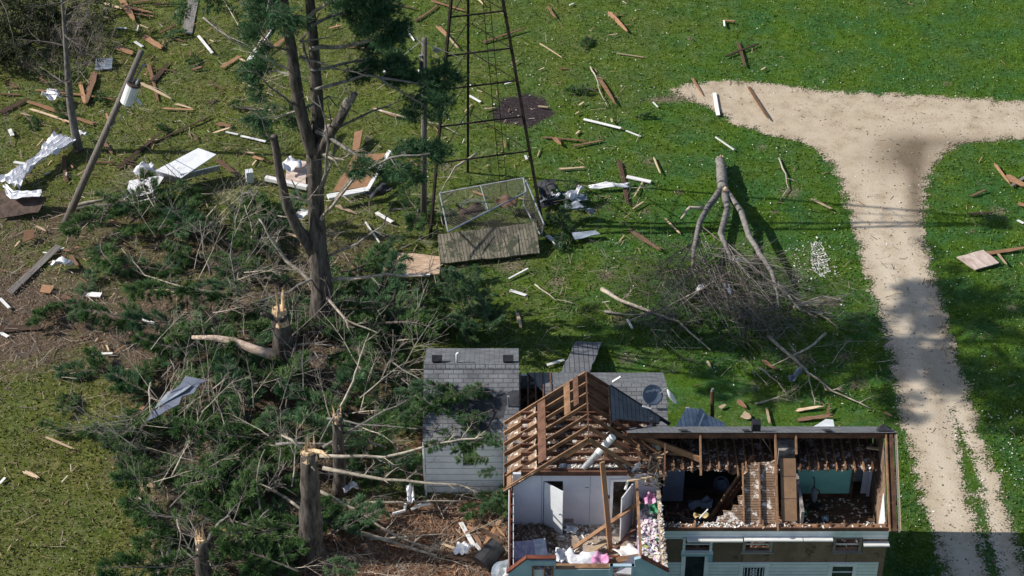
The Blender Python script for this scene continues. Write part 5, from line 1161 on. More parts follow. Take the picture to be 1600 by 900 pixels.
# ---------------------------------------------------------------- the tall broken pine
def tall_pine():
    b = G(502, 522, 0); Y0 = b.y; rng = random.Random(42); nr = np.random.RandomState(42)
    T = thing('pine_tree', tuple(b), 'tall storm-stripped pine with forked trunk and ragged green branch ends', 'tree')
    def tk(name, pts, rads, mat='bark', n=12):
        P = [V(x, y, Y0+dy) for x, y, dy in pts]; out = []; rr = []
        for i in range(len(P)-1):
            for k in range(3): out.append(P[i].lerp(P[i+1], k/3)+Vector((rng.uniform(-.02, .02), rng.uniform(-.02, .02), 0))); rr.append(rads[i]+(rads[i+1]-rads[i])*k/3)
        out.append(P[-1]); rr.append(rads[-1]); return MB().tube(out, rr, n, jit=.06, rng=rng).build(name, mat, T, smooth=True), out
    tk('trunk', [(502, 522, 0), (503, 450, 0), (497, 380, 0), (493, 300, 0), (490, 235, 0)], [.55, .42, .36, .31, .28])
    tk('stem', [(491, 245, 0), (478, 205, 0), (467, 160, 0), (459, 110, 0), (453, 60, 0), (444, 0, 0), (436, -60, 0), (432, -140, 0)], [.28, .24, .23, .21, .19, .16, .12, .05])
    tk('stem', [(490, 240, .2), (497, 200, .4), (494, 120, .5), (488, 40, .5), (485, 0, .5), (484, -80, .5), (487, -170, .5), (489, -235, .5)], [.26, .25, .22, .19, .17, .14, .10, .03])
    tk('limb', [(492, 246, 0), (512, 215, -.2), (530, 188, -.3), (541, 165, -.4)], [.24, .20, .18, .17])
    s = MB(); broken_top(s, V(548, 158, Y0-.4), .16, .7, rng); s.build('splintered_end', 'splint', T)
    MB().tube([V(530, 188, Y0-.3), V(544, 160, Y0-.4), V(556, 146, Y0-.45)], [.18, .19, .1], 9, jit=.1, rng=rng).build('limb', 'bark2', T)
    tk('limb', [(490, 395, 0), (468, 362, -.3), (450, 325, -.4), (437, 270, -.4), (429, 222, -.4), (428, 212, -.4)], [.24, .22, .19, .16, .14, .13])
    tips = []
    def br(pts, r, mat='palebark', fol=0, tw=5, spread=1.0, L=.9):
        P = [V(x, y, Y0+dy) for x, y, dy in pts]; out = []
        for i in range(len(P)-1):
            for k in range(3): out.append(P[i].lerp(P[i+1], k/3)+Vector((rng.uniform(-.04, .04), rng.uniform(-.04, .04), rng.uniform(-.04, .04))))
        out.append(P[-1]); n = len(out); mb = MB(); mb.tube(out, [r*(1-.7*i/(n-1)) for i in range(n)], 6, rng=rng)
        loc = []
        for k in range(tw):
            i = rng.randrange(n//3, n-1); d = (out[i+1]-out[i]).normalized(); s_ = Quaternion(d, rng.uniform(0, 6.28)) @ d.orthogonal().normalized(); s_.z *= .5
            twig_tree(mb, out[i], d*.6+s_, L*rng.uniform(.6, 1.3), r*.3, 2 if fol else 1, rng, loc if fol else None, 4, .05)
        if fol: loc += [(out[-1], (out[-1]-out[-2]).normalized())]*3
        mb.build('branch', mat, T)
        for p, d in loc:
            for k in range(fol): tips.append((p+Vector((rng.gauss(0, .16), rng.gauss(0, .12), rng.gauss(0, .08))), (d+Vector((rng.uniform(-.5, .5), rng.uniform(-.5, .5), rng.uniform(-.2, .6)))).normalized()))
    # visible bare branches
    for p, r in (([(468, 88, 0), (520, 105, -.5), (575, 120, -.8)], .06), ([(470, 65, 0), (495, 62, -.3), (515, 58, -.5)], .05), ([(494, 203, 0), (563, 247, -1.2), (641, 262, -1.6)], .08),
                 ([(494, 236, 0), (520, 247, -.6), (538, 250, -.8)], .10), ([(452, 110, 0), (400, 85, -.5), (348, 53, -.8)], .05), ([(460, 165, 0), (420, 135, -.5), (396, 105, -.8)], .05),
                 ([(505, 212, 0), (583, 173, .5), (640, 153, .8)], .06), ([(510, 402, 0), (560, 380, -.8), (600, 352, -1), (613, 315, -1.1)], .06), ([(505, 440, 0), (580, 430, -.5), (660, 430, -.8), (692, 413, -1)], .08),
                 ([(484, 110, .4), (472, 60, .5), (500, 20, .5)], .07), ([(452, 60, 0), (420, 30, .3), (380, 0, .6)], .05), ([(476, 170, 0), (512, 150, .6), (530, 170, .9)], .05), ([(500, 300, 0), (525, 230, .6), (512, 160, .9)], .06),
                 ([(498, 345, 0), (520, 320, -1.5), (560, 270, -2), (590, 255, -2.2)], .09), ([(500, 330, 0), (470, 310, -1.0), (455, 280, -1.4)], .07), ([(495, 310, 0), (510, 270, -.9), (512, 200, -1.2), (497, 150, -1.2)], .07),
                 ([(500, 430, 0), (450, 455, -.8), (405, 470, -1.2)], .06), ([(503, 455, 0), (540, 500, -1.5), (590, 520, -2)], .07), ([(445, 30, 0), (470, 25, .4), (505, 32, .6)], .05), ([(432, 235, -.4), (415, 200, -.6), (395, 160, -.8)], .04)):
        br(p, r, 'bark2' if rng.random() < .5 else 'palebark', 0, 4)
    # foliage-bearing branches seen in the frame
    for p, r, f, tw in (([(485, 75, .3), (537, 72, -.3), (583, 63, -.6), (613, 30, -.8)], .09, 2, 8), ([(487, 110, .3), (560, 95, .6), (620, 95, 1.0)], .07, 2, 7), ([(490, 140, .3), (570, 118, -.2), (650, 130, -.6), (690, 140, -.8)], .07, 2, 7),
                        ([(590, 122, -.4), (640, 150, -.6), (665, 168, -.7)], .05, 1, 6), ([(510, 330, 0), (560, 270, -2.0), (610, 245, -2.6), (672, 240, -3.0)], .08, 2, 7), ([(485, 40, .3), (530, 20, .8), (575, 20, 1.2)], .07, 2, 6),
                        ([(455, 80, 0), (425, 70, -.8), (395, 40, -1.2)], .05, 1, 6), ([(462, 120, 0), (430, 110, 1.0), (400, 118, 1.6)], .05, 1, 6), ([(470, 170, 0), (440, 180, .8), (415, 200, 1.2)], .05, 1, 6),
                        ([(480, 30, .3), (520, -5, -.5), (590, -15, -.8)], .08, 1, 6), ([(445, 10, 0), (410, 0, .6), (375, 10, 1.0)], .05, 1, 6)):
        br(p, r, 'bark2', f, tw)
    # crown above the frame, mostly blown to the right
    for k in range(20):
        z = rng.uniform(16.4, 20.0); st = V(rng.choice((440, 487)), 0, Y0); st = Vector((st.x, Y0+rng.uniform(-.1, .5), z)); a = rng.uniform(0, 6.28); Lb = rng.uniform(2.0, 4.6)*(1.25-(z-16)/9); e = st+Vector((math.cos(a)*Lb*.8+.9, math.sin(a)*Lb*1.15, rng.uniform(-.2, .9)))
        P = [st, st.lerp(e, .5)+Vector((0, 0, .2)), e]; mb = MB(); mb.tube(P, [.07, .05, .02], 5); loc = []
        for j in range(9):
            t_ = rng.uniform(.35, 1); q = st.lerp(e, t_); d = (e-st).normalized(); s_ = Quaternion(d, rng.uniform(0, 6.28)) @ d.orthogonal().normalized(); s_.z *= .5
            twig_tree(mb, q, d*.6+s_, 1.0*rng.uniform(.6, 1.3), .02, 1, rng, loc, 3, .05)
        mb.build('branch', 'bark2', T)
        for p, d in loc:
            for _ in range(3): tips.append((p+Vector((rng.gauss(0, .15), rng.gauss(0, .15), rng.gauss(0, .1))), (d+Vector((rng.uniform(-.5, .5), rng.uniform(-.5, .5), rng.uniform(-.2, .6)))).normalized()))
    P = np.array([tuple(p) for p, d in tips]); D = np.array([tuple(d) for p, d in tips])
    vs = needles(P, D, nr, 11, .20, .019)-np.array(b)
    f = bpy.data.objects.new('needles', fol_mesh('needles', vs, 'needle2')); COL.objects.link(f); f.parent = T
tall_pine()

# ---------------------------------------------------------------- small bare tree and bush, top left
def bare_tree():
    b = G(122, 234, 0); rng = random.Random(9); T = thing('bare_tree', tuple(b), 'slim bare grey tree standing over the crumpled white sheet', 'tree')
    P = [V(x, y, b.y) for x, y in ((122, 234), (117, 205), (110, 165), (106, 120), (103, 80), (100, 40), (97, 0), (94, -60))]
    MB().tube(P, [.25, .19, .17, .15, .11, .08, .06, .02], 9, jit=.06, rng=rng).build('trunk', 'bark2', T, smooth=True)
    for i in range(26):
        t = rng.uniform(2.3, 7); k = int(t); p = P[k].lerp(P[min(k+1, 7)], t-k) if k < 7 else P[7]; a = rng.uniform(0, 6.28)
        mb = MB(); twig_tree(mb, p, Vector((math.cos(a), math.sin(a), rng.uniform(.2, .9))), rng.uniform(1.0, 2.3), .035, 2, rng, None, 4); mb.build('branch', 'twig', T)
    # bush
    c = G(70, 100, 0); B = thing('bare_bush', tuple(c), 'wide grey brown bush with olive patches at the top left corner', 'bush')
    mb = MB(); tips = []
    for i in range(150):
        g = G(rng.uniform(-30, 175), rng.uniform(20, 118), 0); a = rng.uniform(0, 6.28); twig_tree(mb, g, Vector((math.cos(a)*.6, math.sin(a)*.6, 1)), rng.uniform(1.0, 2.0), .022, 2, rng, tips if g.x < G(80, 60).x or rng.random() < .2 else None, 3, kids=(3, 5))
    mb.build('twigs', 'twig', B)
    P_ = np.array([tuple(p) for p, d in tips]); D_ = np.array([tuple(d) for p, d in tips]); vs = needles(P_, D_, np.random.RandomState(3), 3, .12, .06)-np.array(c)
    f = bpy.data.objects.new('leaves', fol_mesh('leaves', vs, 'bushleaf')); COL.objects.link(f); f.parent = B
bare_tree()

# ---------------------------------------------------------------- fallen bare tree on the lawn
def fallen_tree():
    rng = random.Random(21); o = G(1126, 250, 0); T = thing('fallen_tree', tuple(o), 'fallen bare grey tree lying on the lawn with three limbs and a mass of twigs', 'fallen tree')
    def lb(name, pts, rads, mat='bark2'):
        P = [G(*p) for p in pts]; out = []; rr = []
        for i in range(len(P)-1):
            for k in range(3): out.append(P[i].lerp(P[i+1], k/3)+Vector((rng.uniform(-.02, .02), rng.uniform(-.02, .02), rng.uniform(-.01, .01)))); rr.append(rads[i]+(rads[i+1]-rads[i])*k/3)
        out.append(P[-1]); rr.append(rads[-1]); MB().tube(out, rr, 10, jit=.10, rng=rng).build(name, mat, T, smooth=True); return out
    lb('trunk', [(1125, 250, .4), (1127, 270, .45), (1130, 296, .6)], [.20, .22, .24])
    s = MB(); c = G(1125, 250, .4)
    for i in range(8):
        a = i*.785; q = c+Vector((math.cos(a)*.14, .02, math.sin(a)*.14)); s.tube([q, q+Vector((rng.uniform(-.04, .04), rng.uniform(.08, .3), 0))], [.07, .01], 4)
    s.build('torn_end', 'splint', T)
    L = lb('limb', [(1129, 293, .6), (1107, 322, .9), (1092, 350, 1.0), (1085, 390, .9), (1081, 420, .7)], [.16, .13, .12, .10, .05])
    lb('limb', [(1098, 325, .9), (1078, 324, 1.0), (1064, 342, .8)], [.08, .07, .04], 'palebark')
    Mi = lb('limb', [(1131, 298, .6), (1136, 325, 1.0), (1126, 365, 1.2), (1137, 392, 1.0), (1144, 415, .7)], [.18, .14, .13, .08, .05])
    Rr = lb('limb', [(1135, 300, .6), (1158, 330, .9), (1170, 368, 1.1), (1188, 398, 1.0), (1206, 425, .8), (1215, 460, .5), (1217, 480, .3)], [.16, .13, .12, .11, .09, .06, .03])
    MB().tube([G(1133, 300, .85), G(1134, 293, .95)], [.1, .08], 8).build('knot_scar', 'splint', T)
    for k in range(78):
        P = rng.choice((L, Mi, Rr)); i = rng.randrange(len(P)//2, len(P)); p = P[min(i, len(P)-1)]
        tx, ty = rng.uniform(985, 1310), rng.uniform(410, 545)
        if rng.random() < .5: tx = rng.gauss(1150, 65); ty = rng.uniform(430, 545)
        e = G(tx, ty, rng.uniform(.05, .7)); d = e-p
        mb = MB(); twig_tree(mb, p, d.normalized(), max(.9, d.length*1.0), .024, 2, rng, None, 3, .02, .26, (5, 8))
        mb.v = [(x, y, max(z, .02)) for x, y, z in mb.v]; mb.build('branch', 'bark2' if k % 3 == 0 else 'twig', T)
    for pts, r in (([(1140, 425, .5), (1100, 450, .5), (1040, 480, .3), (985, 500, .1)], .05), ([(1128, 428, .5), (1060, 480, .4), (1000, 490, .2)], .04), ([(1240, 480, .3), (1285, 463, .2), (1318, 470, .1)], .06), ([(1215, 440, .4), (1250, 485, .3), (1300, 490, .1)], .05)):
        P = [G(*p) for p in pts]; mb = MB(); mb.tube(P, [r*(1-.6*i/(len(P)-1)) for i in range(len(P))], 6)
        for _ in range(5): i = rng.randrange(len(P)-1); twig_tree(mb, P[i].lerp(P[i+1], rng.random()), P[-1]-P[0], 1.2, .02, 1, rng, None, 3)
        mb.build('branch', 'palebark', T)
fallen_tree()
lay_branches([(1010, 430), (1260, 430), (1240, 530), (1030, 530)], 16, .2, 'bare twiggy branch among the fallen bare tree tips', 'branches under the fallen bare tree', (.4, .7), idx=(1, 2, 5))
for x, y, w, h, a, m, lab in ((1150, 408, .5, .3, .4, 'crump', 'small white cloth caught in the middle twigs of the fallen tree'), (1138, 452, .2, .7, .3, 'bluegrey', 'blue grey strip of sheet caught in the fallen tree twigs'), (1094, 450, .5, .2, .9, 'crump', 'thin white strip caught in the left twigs of the fallen tree')):
    cloth('scrap', m, x, y, .4, w, h, a, lab, 'scrap', .06, 7, seed=x)

# ---------------------------------------------------------------- poles and the windmill tower
def ground_pole():
    b = G(662, 347, 0); T = thing('utility_pole', tuple(b), 'upright wooden utility pole with small switch boxes right of the tall pine', 'pole')
    t = V(663, 60, b.y); MB().tube([b, b.lerp(t, .5), t], [.14, .125, .11], 10, jit=.02).build('pole_shaft', 'pole', T, smooth=True)
    for y, r, h, m in ((88, .07, .1, 'steel'), (104, .06, .55, 'blackplastic'), (114, .10, .28, 'white')):
        c = V(657, y, b.y-.1); mb = MB(); mb.tube([c-Vector((0, 0, h/2)), c+Vector((0, 0, h/2))], [r, r], 8); mb.beam(c, c+Vector((.15, .1, 0)), .04, .04); mb.build('switch_box', m, T)
    for x0, y0, x1, y1 in ((656, 66, 604, 108), (664, 66, 722, 92), (650, 58, 660, 70)): MB().tube([V(x0, y0, b.y), V(x1, y1, b.y-.5)], [.015, .012], 4).build('wire', 'steel', T)
    c = V(682, 78, b.y-.1); MB().box(c, (.28, .1, .2), Matrix.Rotation(.5, 3, 'Y')).build('bracket', 'steel', T)
    # leaning pole
    b = G(102, 349, 0); T = thing('leaning_utility_pole', tuple(b), 'leaning wooden utility pole carrying a white transformer can', 'pole')
    t = V(221, 80, b.y-.6); MB().tube([b, b.lerp(t, .5), t], [.17, .15, .12], 10, jit=.03).build('pole_shaft', 'pole', T, smooth=True)
    ax = (V(212, 126, b.y)-V(199, 161, b.y)).normalized(); c0 = V(198, 160, b.y-.55); c1 = c0+ax*.95
    tr = MB().tube([c0, c1], [.27, .29], 18).build('transformer', 'white', T); MB().tube([c1, c1+ax*.07], [.30, .27], 18).build('lid', 'brownmat', tr)
    for q, w in ((Vector((.12, -.1, 0)), .3), (Vector((-.1, .05, 0)), .25)):
        MB().tube([c1+q+ax*.05, c1+q+ax*(.05+w*.3), c1+q+ax*(.05+w*.6), c1+q+ax*(.05+w)], [.05, .07, .05, .03], 8).build('bushing', 'steel', tr)
    MB().beam(c1-ax*.3, b.lerp(t, .78), .06, .1).build('bracket', 'iron', T)
    m = V(218, 112, b.y-.5); MB().tube([V(212, 124, b.y-.5), m, V(225, 101, b.y-.6)], [.04, .03, .07], 7).build('fuse_cutout', 'steel', T)
    for pts in (((207, 150), (188, 185), (172, 200)), ((210, 152), (204, 172), (190, 190)), ((212, 152), (222, 165), (226, 163))): MB().tube([V(x, y, b.y-.5) for x, y in pts], [.018]*3, 4).build('wire', 'steel', T)
    MB().tube([V(213, 155, b.y-.5), V(221, 163, b.y-.5)], [.09, .05], 7).build('insulator', 'white', T)
    # white insulator piece and long wire
    w = thing('loose_wire', G(300, 320, .3), 'thin black cable hanging from the leaning pole toward the white crate', 'cable'); MB().tube([V(192, 185, b.y-.5), G(225, 225, 1.2), G(262, 262, 1.6), G(285, 285, .9), G(300, 330, .1)], [.014]*5, 4).build('cable', 'blackplastic', w)
ground_pole()
def tower():
    A = G(672, 371, 0); B = G(731, 269, 0); C = G(847, 347, 0); ap = V(732, -304, (A.y+C.y)/2*.5+.25*(A.y+C.y)+.0)
    ctr = (A+B+C)/3; ap = V(732, -304, ctr.y)
    T = thing('windmill_tower', tuple(ctr), 'tall dark iron lattice windmill tower tapering out of the frame', 'tower')
    f = lambda P, t: P.lerp(ap, t)
    for P in (A, B, C): MB().beam(P, f(P, .90), .10, .10).build('leg', 'iron', T)
    h = ap.z; levels = [PJ(f(A, t/100))[1] for t in range(100)]
    for py in (252, 197, 142, 85, 27, -35, -100, -160, -215):
        t = min(range(100), key=lambda i: abs(levels[i]-py))/100
        MB().beam(f(A, t), f(C, t), .055, .055).build('girt', 'iron', T); MB().beam(f(A, t), f(B, t), .03, .03).build('girt', 'iron', T); MB().beam(f(B, t), f(C, t), .03, .03).build('girt', 'iron', T)
    for s in (-.14, .14):
        m0 = B.lerp(C, .5); MB().tube([m0+Vector((s, 0, .1)), f(m0, .88)+Vector((s, 0, 0))], [.018]*2, 4).build('ladder_rail', 'iron', T)
    m0 = B.lerp(C, .5)
    for i in range(40): t = .02+i*.0218; p = f(m0, t); MB().beam(p+Vector((-.14, 0, 0)), p+Vector((.14, 0, 0)), .018, .018).build('rung', 'iron', T)
    p = f(ctr, .9); q = MB(); q.box(p, (1.0, 1.0, .06)); q.build('platform', 'iron', T)
tower()

# ---------------------------------------------------------------- larger wreckage
slab_ = slabq('wooden_deck', 'decking', [G(688, 411, .25), G(843, 395, .25), G(838, 348, .75), G(684, 366, .75)], .09, 'mossy grey wooden deck platform lying tilted on the grass', 'deck')
for i in range(5):
    a = G(690+i*37, 409-i*3.6, .12); b_ = G(688+i*37, 366-i*4, .55); MB().beam(a, b_, .06, .14).build('joist', 'd', slab_)
k = thing('chain_link_frame', G(765, 345, 0), 'collapsed chain link kennel frame propped over the wooden deck', 'kennel')
KP = [G(687, 302, .5), G(818, 278, 1.1), G(822, 300, 1.3), G(700, 362, 1.3)]
def link_panel(pts, nu, nv, edge=True):
    a, b_, c, d = pts
    if edge:
        for p, q in ((a, b_), (b_, c), (c, d), (d, a)): MB().tube([p, q], [.035]*2, 7).build('frame_tube', 'steel', k)
    mb = MB()
    f = lambda u, v: a.lerp(b_, u).lerp(d.lerp(c, u), v)
    for i in range(-nv, nu):
        u0, u1 = i/nu, (i+nv)/nu; t0 = max(0, -u0/(u1-u0)); t1 = min(1, (1-u0)/(u1-u0))
        if t1 > t0:
            mb.tube([f(u0+(u1-u0)*t0, t0), f(u0+(u1-u0)*t1, t1)], [.0045]*2, 3, cap=False)
            mb.tube([f(u0+(u1-u0)*t0, 1-t0), f(u0+(u1-u0)*t1, 1-t1)], [.0045]*2, 3, cap=False)
    mb.build('wire_mesh', 'pole', k)
link_panel(KP, 34, 14)
link_panel([G(822, 282, 1.2), G(850, 350, 1.2), G(846, 370, .2), G(818, 320, .2)], 22, 10)
link_panel([G(700, 363, 1.25), G(824, 300, 1.3), G(840, 345, .8), G(712, 395, .6)], 34, 12, False)
MB().tube([G(751, 291, .8), G(763, 330, 1.3)], [.025]*2, 6).build('frame_tube', 'steel', k)
for a, b_ in (((704, 365, 1.2), (722, 410, .3)), ((775, 345, 1.3), (800, 405, .35)), ((740, 395, .5), (766, 420, .1)), ((745, 350, 1.2), (735, 385, .7))): MB().tube([G(*a), G(*b_)], [.014]*2, 4).build('wire', 'iron', k)
small('wire_coil', MB().tube([G(740+16*math.cos(i*.6)*(1+.02*i), 325+9*math.sin(i*.6)*(1+.02*i), .2+.01*i) for i in range(36)], [.012]*36, 3), 'steel', 'loose coil of wire lying inside the chain link frame', 'wire')
# boards and metal right of the frame
for x, y, w, h, a, m, lab in ((855, 300, .9, 1.1, .4, 'under', 'crumpled black felt against the right side of the chain link frame'), (905, 330, 1.2, .35, -.3, 'bluegrey', 'narrow grey metal scrap among the boughs right of the frame'), (897, 308, .9, .25, .9, 'crump', 'pale torn strip crossing the bent blue grey flashing'),
                              (735, 335, 1.0, .5, .3, 'brownmat', 'dark brown felt scrap lying under the chain link frame'), (790, 320, .9, .6, -.4, 'redneed', 'brown litter clump lying under the chain link frame'),
                              (225, 268, .9, .5, .5, 'crump', 'crumpled white sheet end leaning on the left end of the crate'), (455, 262, .9, .6, .2, 'crump', 'crumpled pale sheet on top of the panel left of the pine trunk'), (590, 305, 1.1, .5, .7, 'under', 'black felt hanging under the right edge of the broken wall panel')):
    cloth('torn_sheet', m, x, y, .45, w, h, a, lab, 'scrap', .2, 9, seed=x+3)
slabq('dark_roofing_sheet', 'under', [G(843, 325, .2), G(868, 318, .3), G(868, 280, .7), G(845, 283, .7)], .04, 'dark roofing sheet propped right of the chain link frame', 'roofing')
cloth('bent_metal', 'bluegrey', 880, 312, .3, 1.9, .45, .1, 'bent blue grey metal flashing right of the chain link frame', 'flashing', .14, 10, seed=31)
cloth('white_strip_sheet', 'crump', 952, 292, .2, 1.6, .22, .05, 'long twisted white metal strip on grass right of the chain link frame', 'strip', .1, 12, seed=32)
cloth('white_scrap', 'crump', 869, 306, .6, .35, .3, .6, 'small bright white scrap on the bent metal flashing', 'scrap', .1, 7, seed=33)
slabq('metal_grate', 'bluegrey', [G(897, 375, .15), G(938, 366, .3), G(930, 358, .4), G(893, 364, .2)], .03, 'dark ribbed metal sheet lying in front of the boughs', 'sheet')
slabq('patio_panel', 'ply', [G(597, 426, .1), G(686, 428, .1), G(690, 402, .12), G(603, 392, .2)], .05, 'tan plywood panel under dark boughs left of the wooden deck', 'panel')
small('panel_trim', MB().beam(G(597, 429, .25), G(672, 430, .25), .09, .09), 'w', 'long pale trim board along the tan panel', 'board')
small('panel_trim', MB().beam(G(601, 386, .5), G(606, 403, .2), .08, .08), 'p', 'short pale trim board standing at the corner of the tan panel', 'board')
slabq('plywood_offcut', 'o', [G(545, 420, .2), G(590, 416, .2), G(592, 402, .3), G(560, 405, .3)], .03, 'orange plywood piece right of the tall pine base', 'plywood')
# broken wall panel
wp = slabq('wall_panel', 'o', [G(520, 300, .5), G(575, 291, .45), G(608, 238, 1.0), G(553, 242, 1.1)], .06, 'broken orange wall panel edged in white right of the tall pine trunk', 'wall panel')
MB().beam(G(512, 308, .6), G(575, 296, .55), .32, .10).build('white_edge', 'w', wp); MB().beam(G(575, 296, .55), G(609, 236, 1.1), .16, .10).build('white_edge', 'w', wp)
for pts, m, lab in (([(446, 288, .1), (478, 290, .1), (480, 250, .5), (448, 248, .4)], 'pinkply', 'pale broken panel left of the tall pine trunk'), ([(550, 233, .2), (561, 236, .3), (568, 204, .5), (553, 206, .4)], 'o', 'upright brown box side behind the wall panel'),
                    ([(498, 233, .4), (512, 212, .4), (520, 192, .5), (504, 196, .5)], 'pinkply', 'small pale panel showing in the fork of the tall pine'), ([(572, 222, .05), (579, 218, .05), (575, 210, .2), (571, 212, .2)], 'p', 'tiny pale wood piece behind the wall panel'),
                    ([(1495, 401, .15), (1524, 421, .12), (1561, 411, .12), (1536, 390, .18)], 'pinkply', 'weathered pink plywood square lying on grass right of the driveway'),
                    ([(148, 110, .1), (175, 108, .1), (176, 88, .4), (150, 92, .3)], 'bluegrey', 'grey metal tray behind the slim bare tree'),
                    ([(0, 342, .1), (60, 332, .3), (72, 306, .7), (0, 298, .6)], 'brownmat', 'dark brown roofing slab at the left edge under the white sheet'),
                    ([(35, 379, .2), (53, 372, .2), (53, 357, .4), (38, 360, .4)], 'o', 'orange wood sheet scrap in front of the dark roofing slab'),
                    ([(62, 456, .1), (78, 458, .1), (85, 447, .15), (66, 444, .15)], 'o', 'orange plywood scrap on the mulch left of the thicket')):
    slabq('broken_panel', m, [G(*p) for p in pts], .05, lab, 'panel')
small('white_trim', MB().beam(G(415, 278, .3), G(480, 293, .3), .22, .16), 'w', 'thick white trim board left of the tall pine trunk', 'board')
# white crate
cr = thing('white_crate', G(300, 285, 0), 'overturned white ribbed crate with a pale lid in the debris at left', 'crate')
ct = [G(243, 267, .95), G(283, 279, .85), G(338, 242, 1.25), G(310, 233, 1.3)]; u_ = (ct[2]-ct[1]); dn = [G(283, 288, .1), G(346, 272, .15)]
nl = Vector((0, 0, .04))
slabq('lid', 'white', [p+nl for p in (ct[1], ct[2], ct[3], ct[0])], .05, None, None, parent=cr, rag=.0)
slabq('ribbed_side', 'corr', [dn[0], dn[1], ct[2], ct[1]], .04, None, None, parent=cr, rag=.0)
slabq('end_side', 'corr', [G(246, 280, .1), dn[0], ct[1], ct[0]], .04, None, None, parent=cr, rag=.0)
slabq('siding_sheet', 'crump', [G(193, 312, .15), G(240, 300, .3), G(260, 272, .6), G(202, 282, .5)], .03, 'crumpled pale siding sheet left of the white crate', 'siding')
small('siding_strip', MB().beam(G(200, 318, .15), G(245, 308, .15), .12, .04), 'w', 'white strip below the crumpled pale siding sheet', 'strip')
wb = MB(); wb.box(G(390, 275, .35), (.32, .3, .55), Matrix.Rotation(.3, 3, 'Z')); small('white_box', wb, 'white', 'small white box standing between the crate and the tall pine', 'box')
cloth('white_bag', 'crump', 474, 337, .2, .6, .35, .3, 'white bag lying against the tall pine trunk', 'bag', .12, 8, seed=41)
# long crumpled white sheet
def crumpled(name, m, line, w, label, cat, amp=.25, seed=2, n=26, mrows=8):
    rng = random.Random(seed); P = [G(*p) for p in line]; vs = []
    for i in range(n+1):
        t = i/n*(len(P)-1); k = min(int(t), len(P)-2); c = P[k].lerp(P[k+1], t-k); d = (P[k+1]-P[k]).normalized(); s = Vector((-d.y, d.x, 0))
        for j in range(mrows+1):
            u = (j/mrows-.5)*w*(.75+.35*math.sin(t*2+seed)+rng.uniform(-.05, .05)); fold = abs(math.sin(j*1.7+math.sin(t*3)*1.5))*amp+rng.uniform(0, .07)
            vs.append(c+s*u+Vector((0, 0, fold))+d*rng.uniform(-.05, .05))
    fs = [(i*(mrows+1)+j, i*(mrows+1)+j+1, (i+1)*(mrows+1)+j+1, (i+1)*(mrows+1)+j) for i in range(n) for j in range(mrows)]
    kk = len(vs); mb = MB().add(vs+[v-Vector((0, 0, .02)) for v in vs], fs+[tuple(q+kk for q in f[::-1]) for f in fs]); return small(name, mb, m, label, cat)
crumpled('crumpled_sheet', 'crump', [(14, 292, .3), (40, 268, .4), (75, 242, .5), (104, 218, .5)], 1.15, 'long crumpled white metal sheet stretching to the slim bare tree', 'sheet')
crumpled('crumpled_sheet', 'crump', [(8, 292, .6), (20, 308, .7), (65, 306, .7)], .5, 'flat bright white sheet piece on the dark roofing slab', 'sheet', .12, 5, 12, 5)
cloth('white_rag', 'crump', 82, 152, .4, .7, .9, .6, 'white torn cloth left of the slim bare tree', 'cloth', .18, 9, seed=51)
cloth('white_rag', 'crump', 128, 212, .3, .5, .25, -.4, 'white scrap just right of the slim bare tree base', 'scrap', .12, 7, seed=52)
cloth('dark_rag', 'crump', 98, 414, .3, .9, .4, .1, 'white and dark torn sheet on the mulch left of the thicket', 'scrap', .18, 8, seed=53)
cloth('white_cloth_strip', 'crump', 641, 775, .7, .25, .9, .1, 'white cloth hanging on a limb by the annex corner', 'cloth', .12, 8, seed=54)
small('white_strip', MB().tube([G(614, 803, .2), G(632, 798, .2), G(634, 785, .2)], [.06]*3, 5), 'w', 'white bent strip on red dirt by the annex corner', 'strip')
small('white_strip', MB().tube([G(642, 796, .2), G(655, 790, .3), G(672, 787, .3)], [.06]*3, 5), 'w', 'white strip right of the hanging white cloth', 'strip')
cloth('silver_foil', 'crump', 548, 765, .3, .55, .35, .3, 'silver foil scrap right of the slender snapped trunk', 'scrap', .15, 7, seed=55)
cloth('white_box_scrap', 'crump', 722, 861, .2, .55, .5, .8, 'white crushed box on red dirt by the barrel', 'box', .14, 7, seed=56)
cloth('grey_metal', 'bluegrey', 1243, 590, .3, .8, .3, .9, 'crumpled silver metal strip among limbs behind the long ridge', 'scrap', .15, 9, seed=57)
pp = limb([(566, 668, 1.2), (573, 690, 1.0), (578, 702, .9)], .13, 'splint', 'thick pale peeled log piece right of the slender snapped trunk', 0, name='peeled_log', seed=77, rend=.12)
# big shingle sheet in the heap
ss = slabq('shingle_sheet', 'slate', [G(230, 658, 1.7), G(264, 640, 1.9), G(322, 592, 2.5), (G(290, 588, 2.4))], .03, 'torn grey roofing sheet lying on the heap left of the snapped trunks', 'roofing', rag=.12)
slabq('shingle_sheet', 'bluegrey', [G(240, 640, 1.9), G(290, 610, 2.3), G(300, 600, 2.4), G(262, 612, 2.0)], .03, 'upper torn edge of grey roofing on the bough heap', 'roofing', rag=.09)

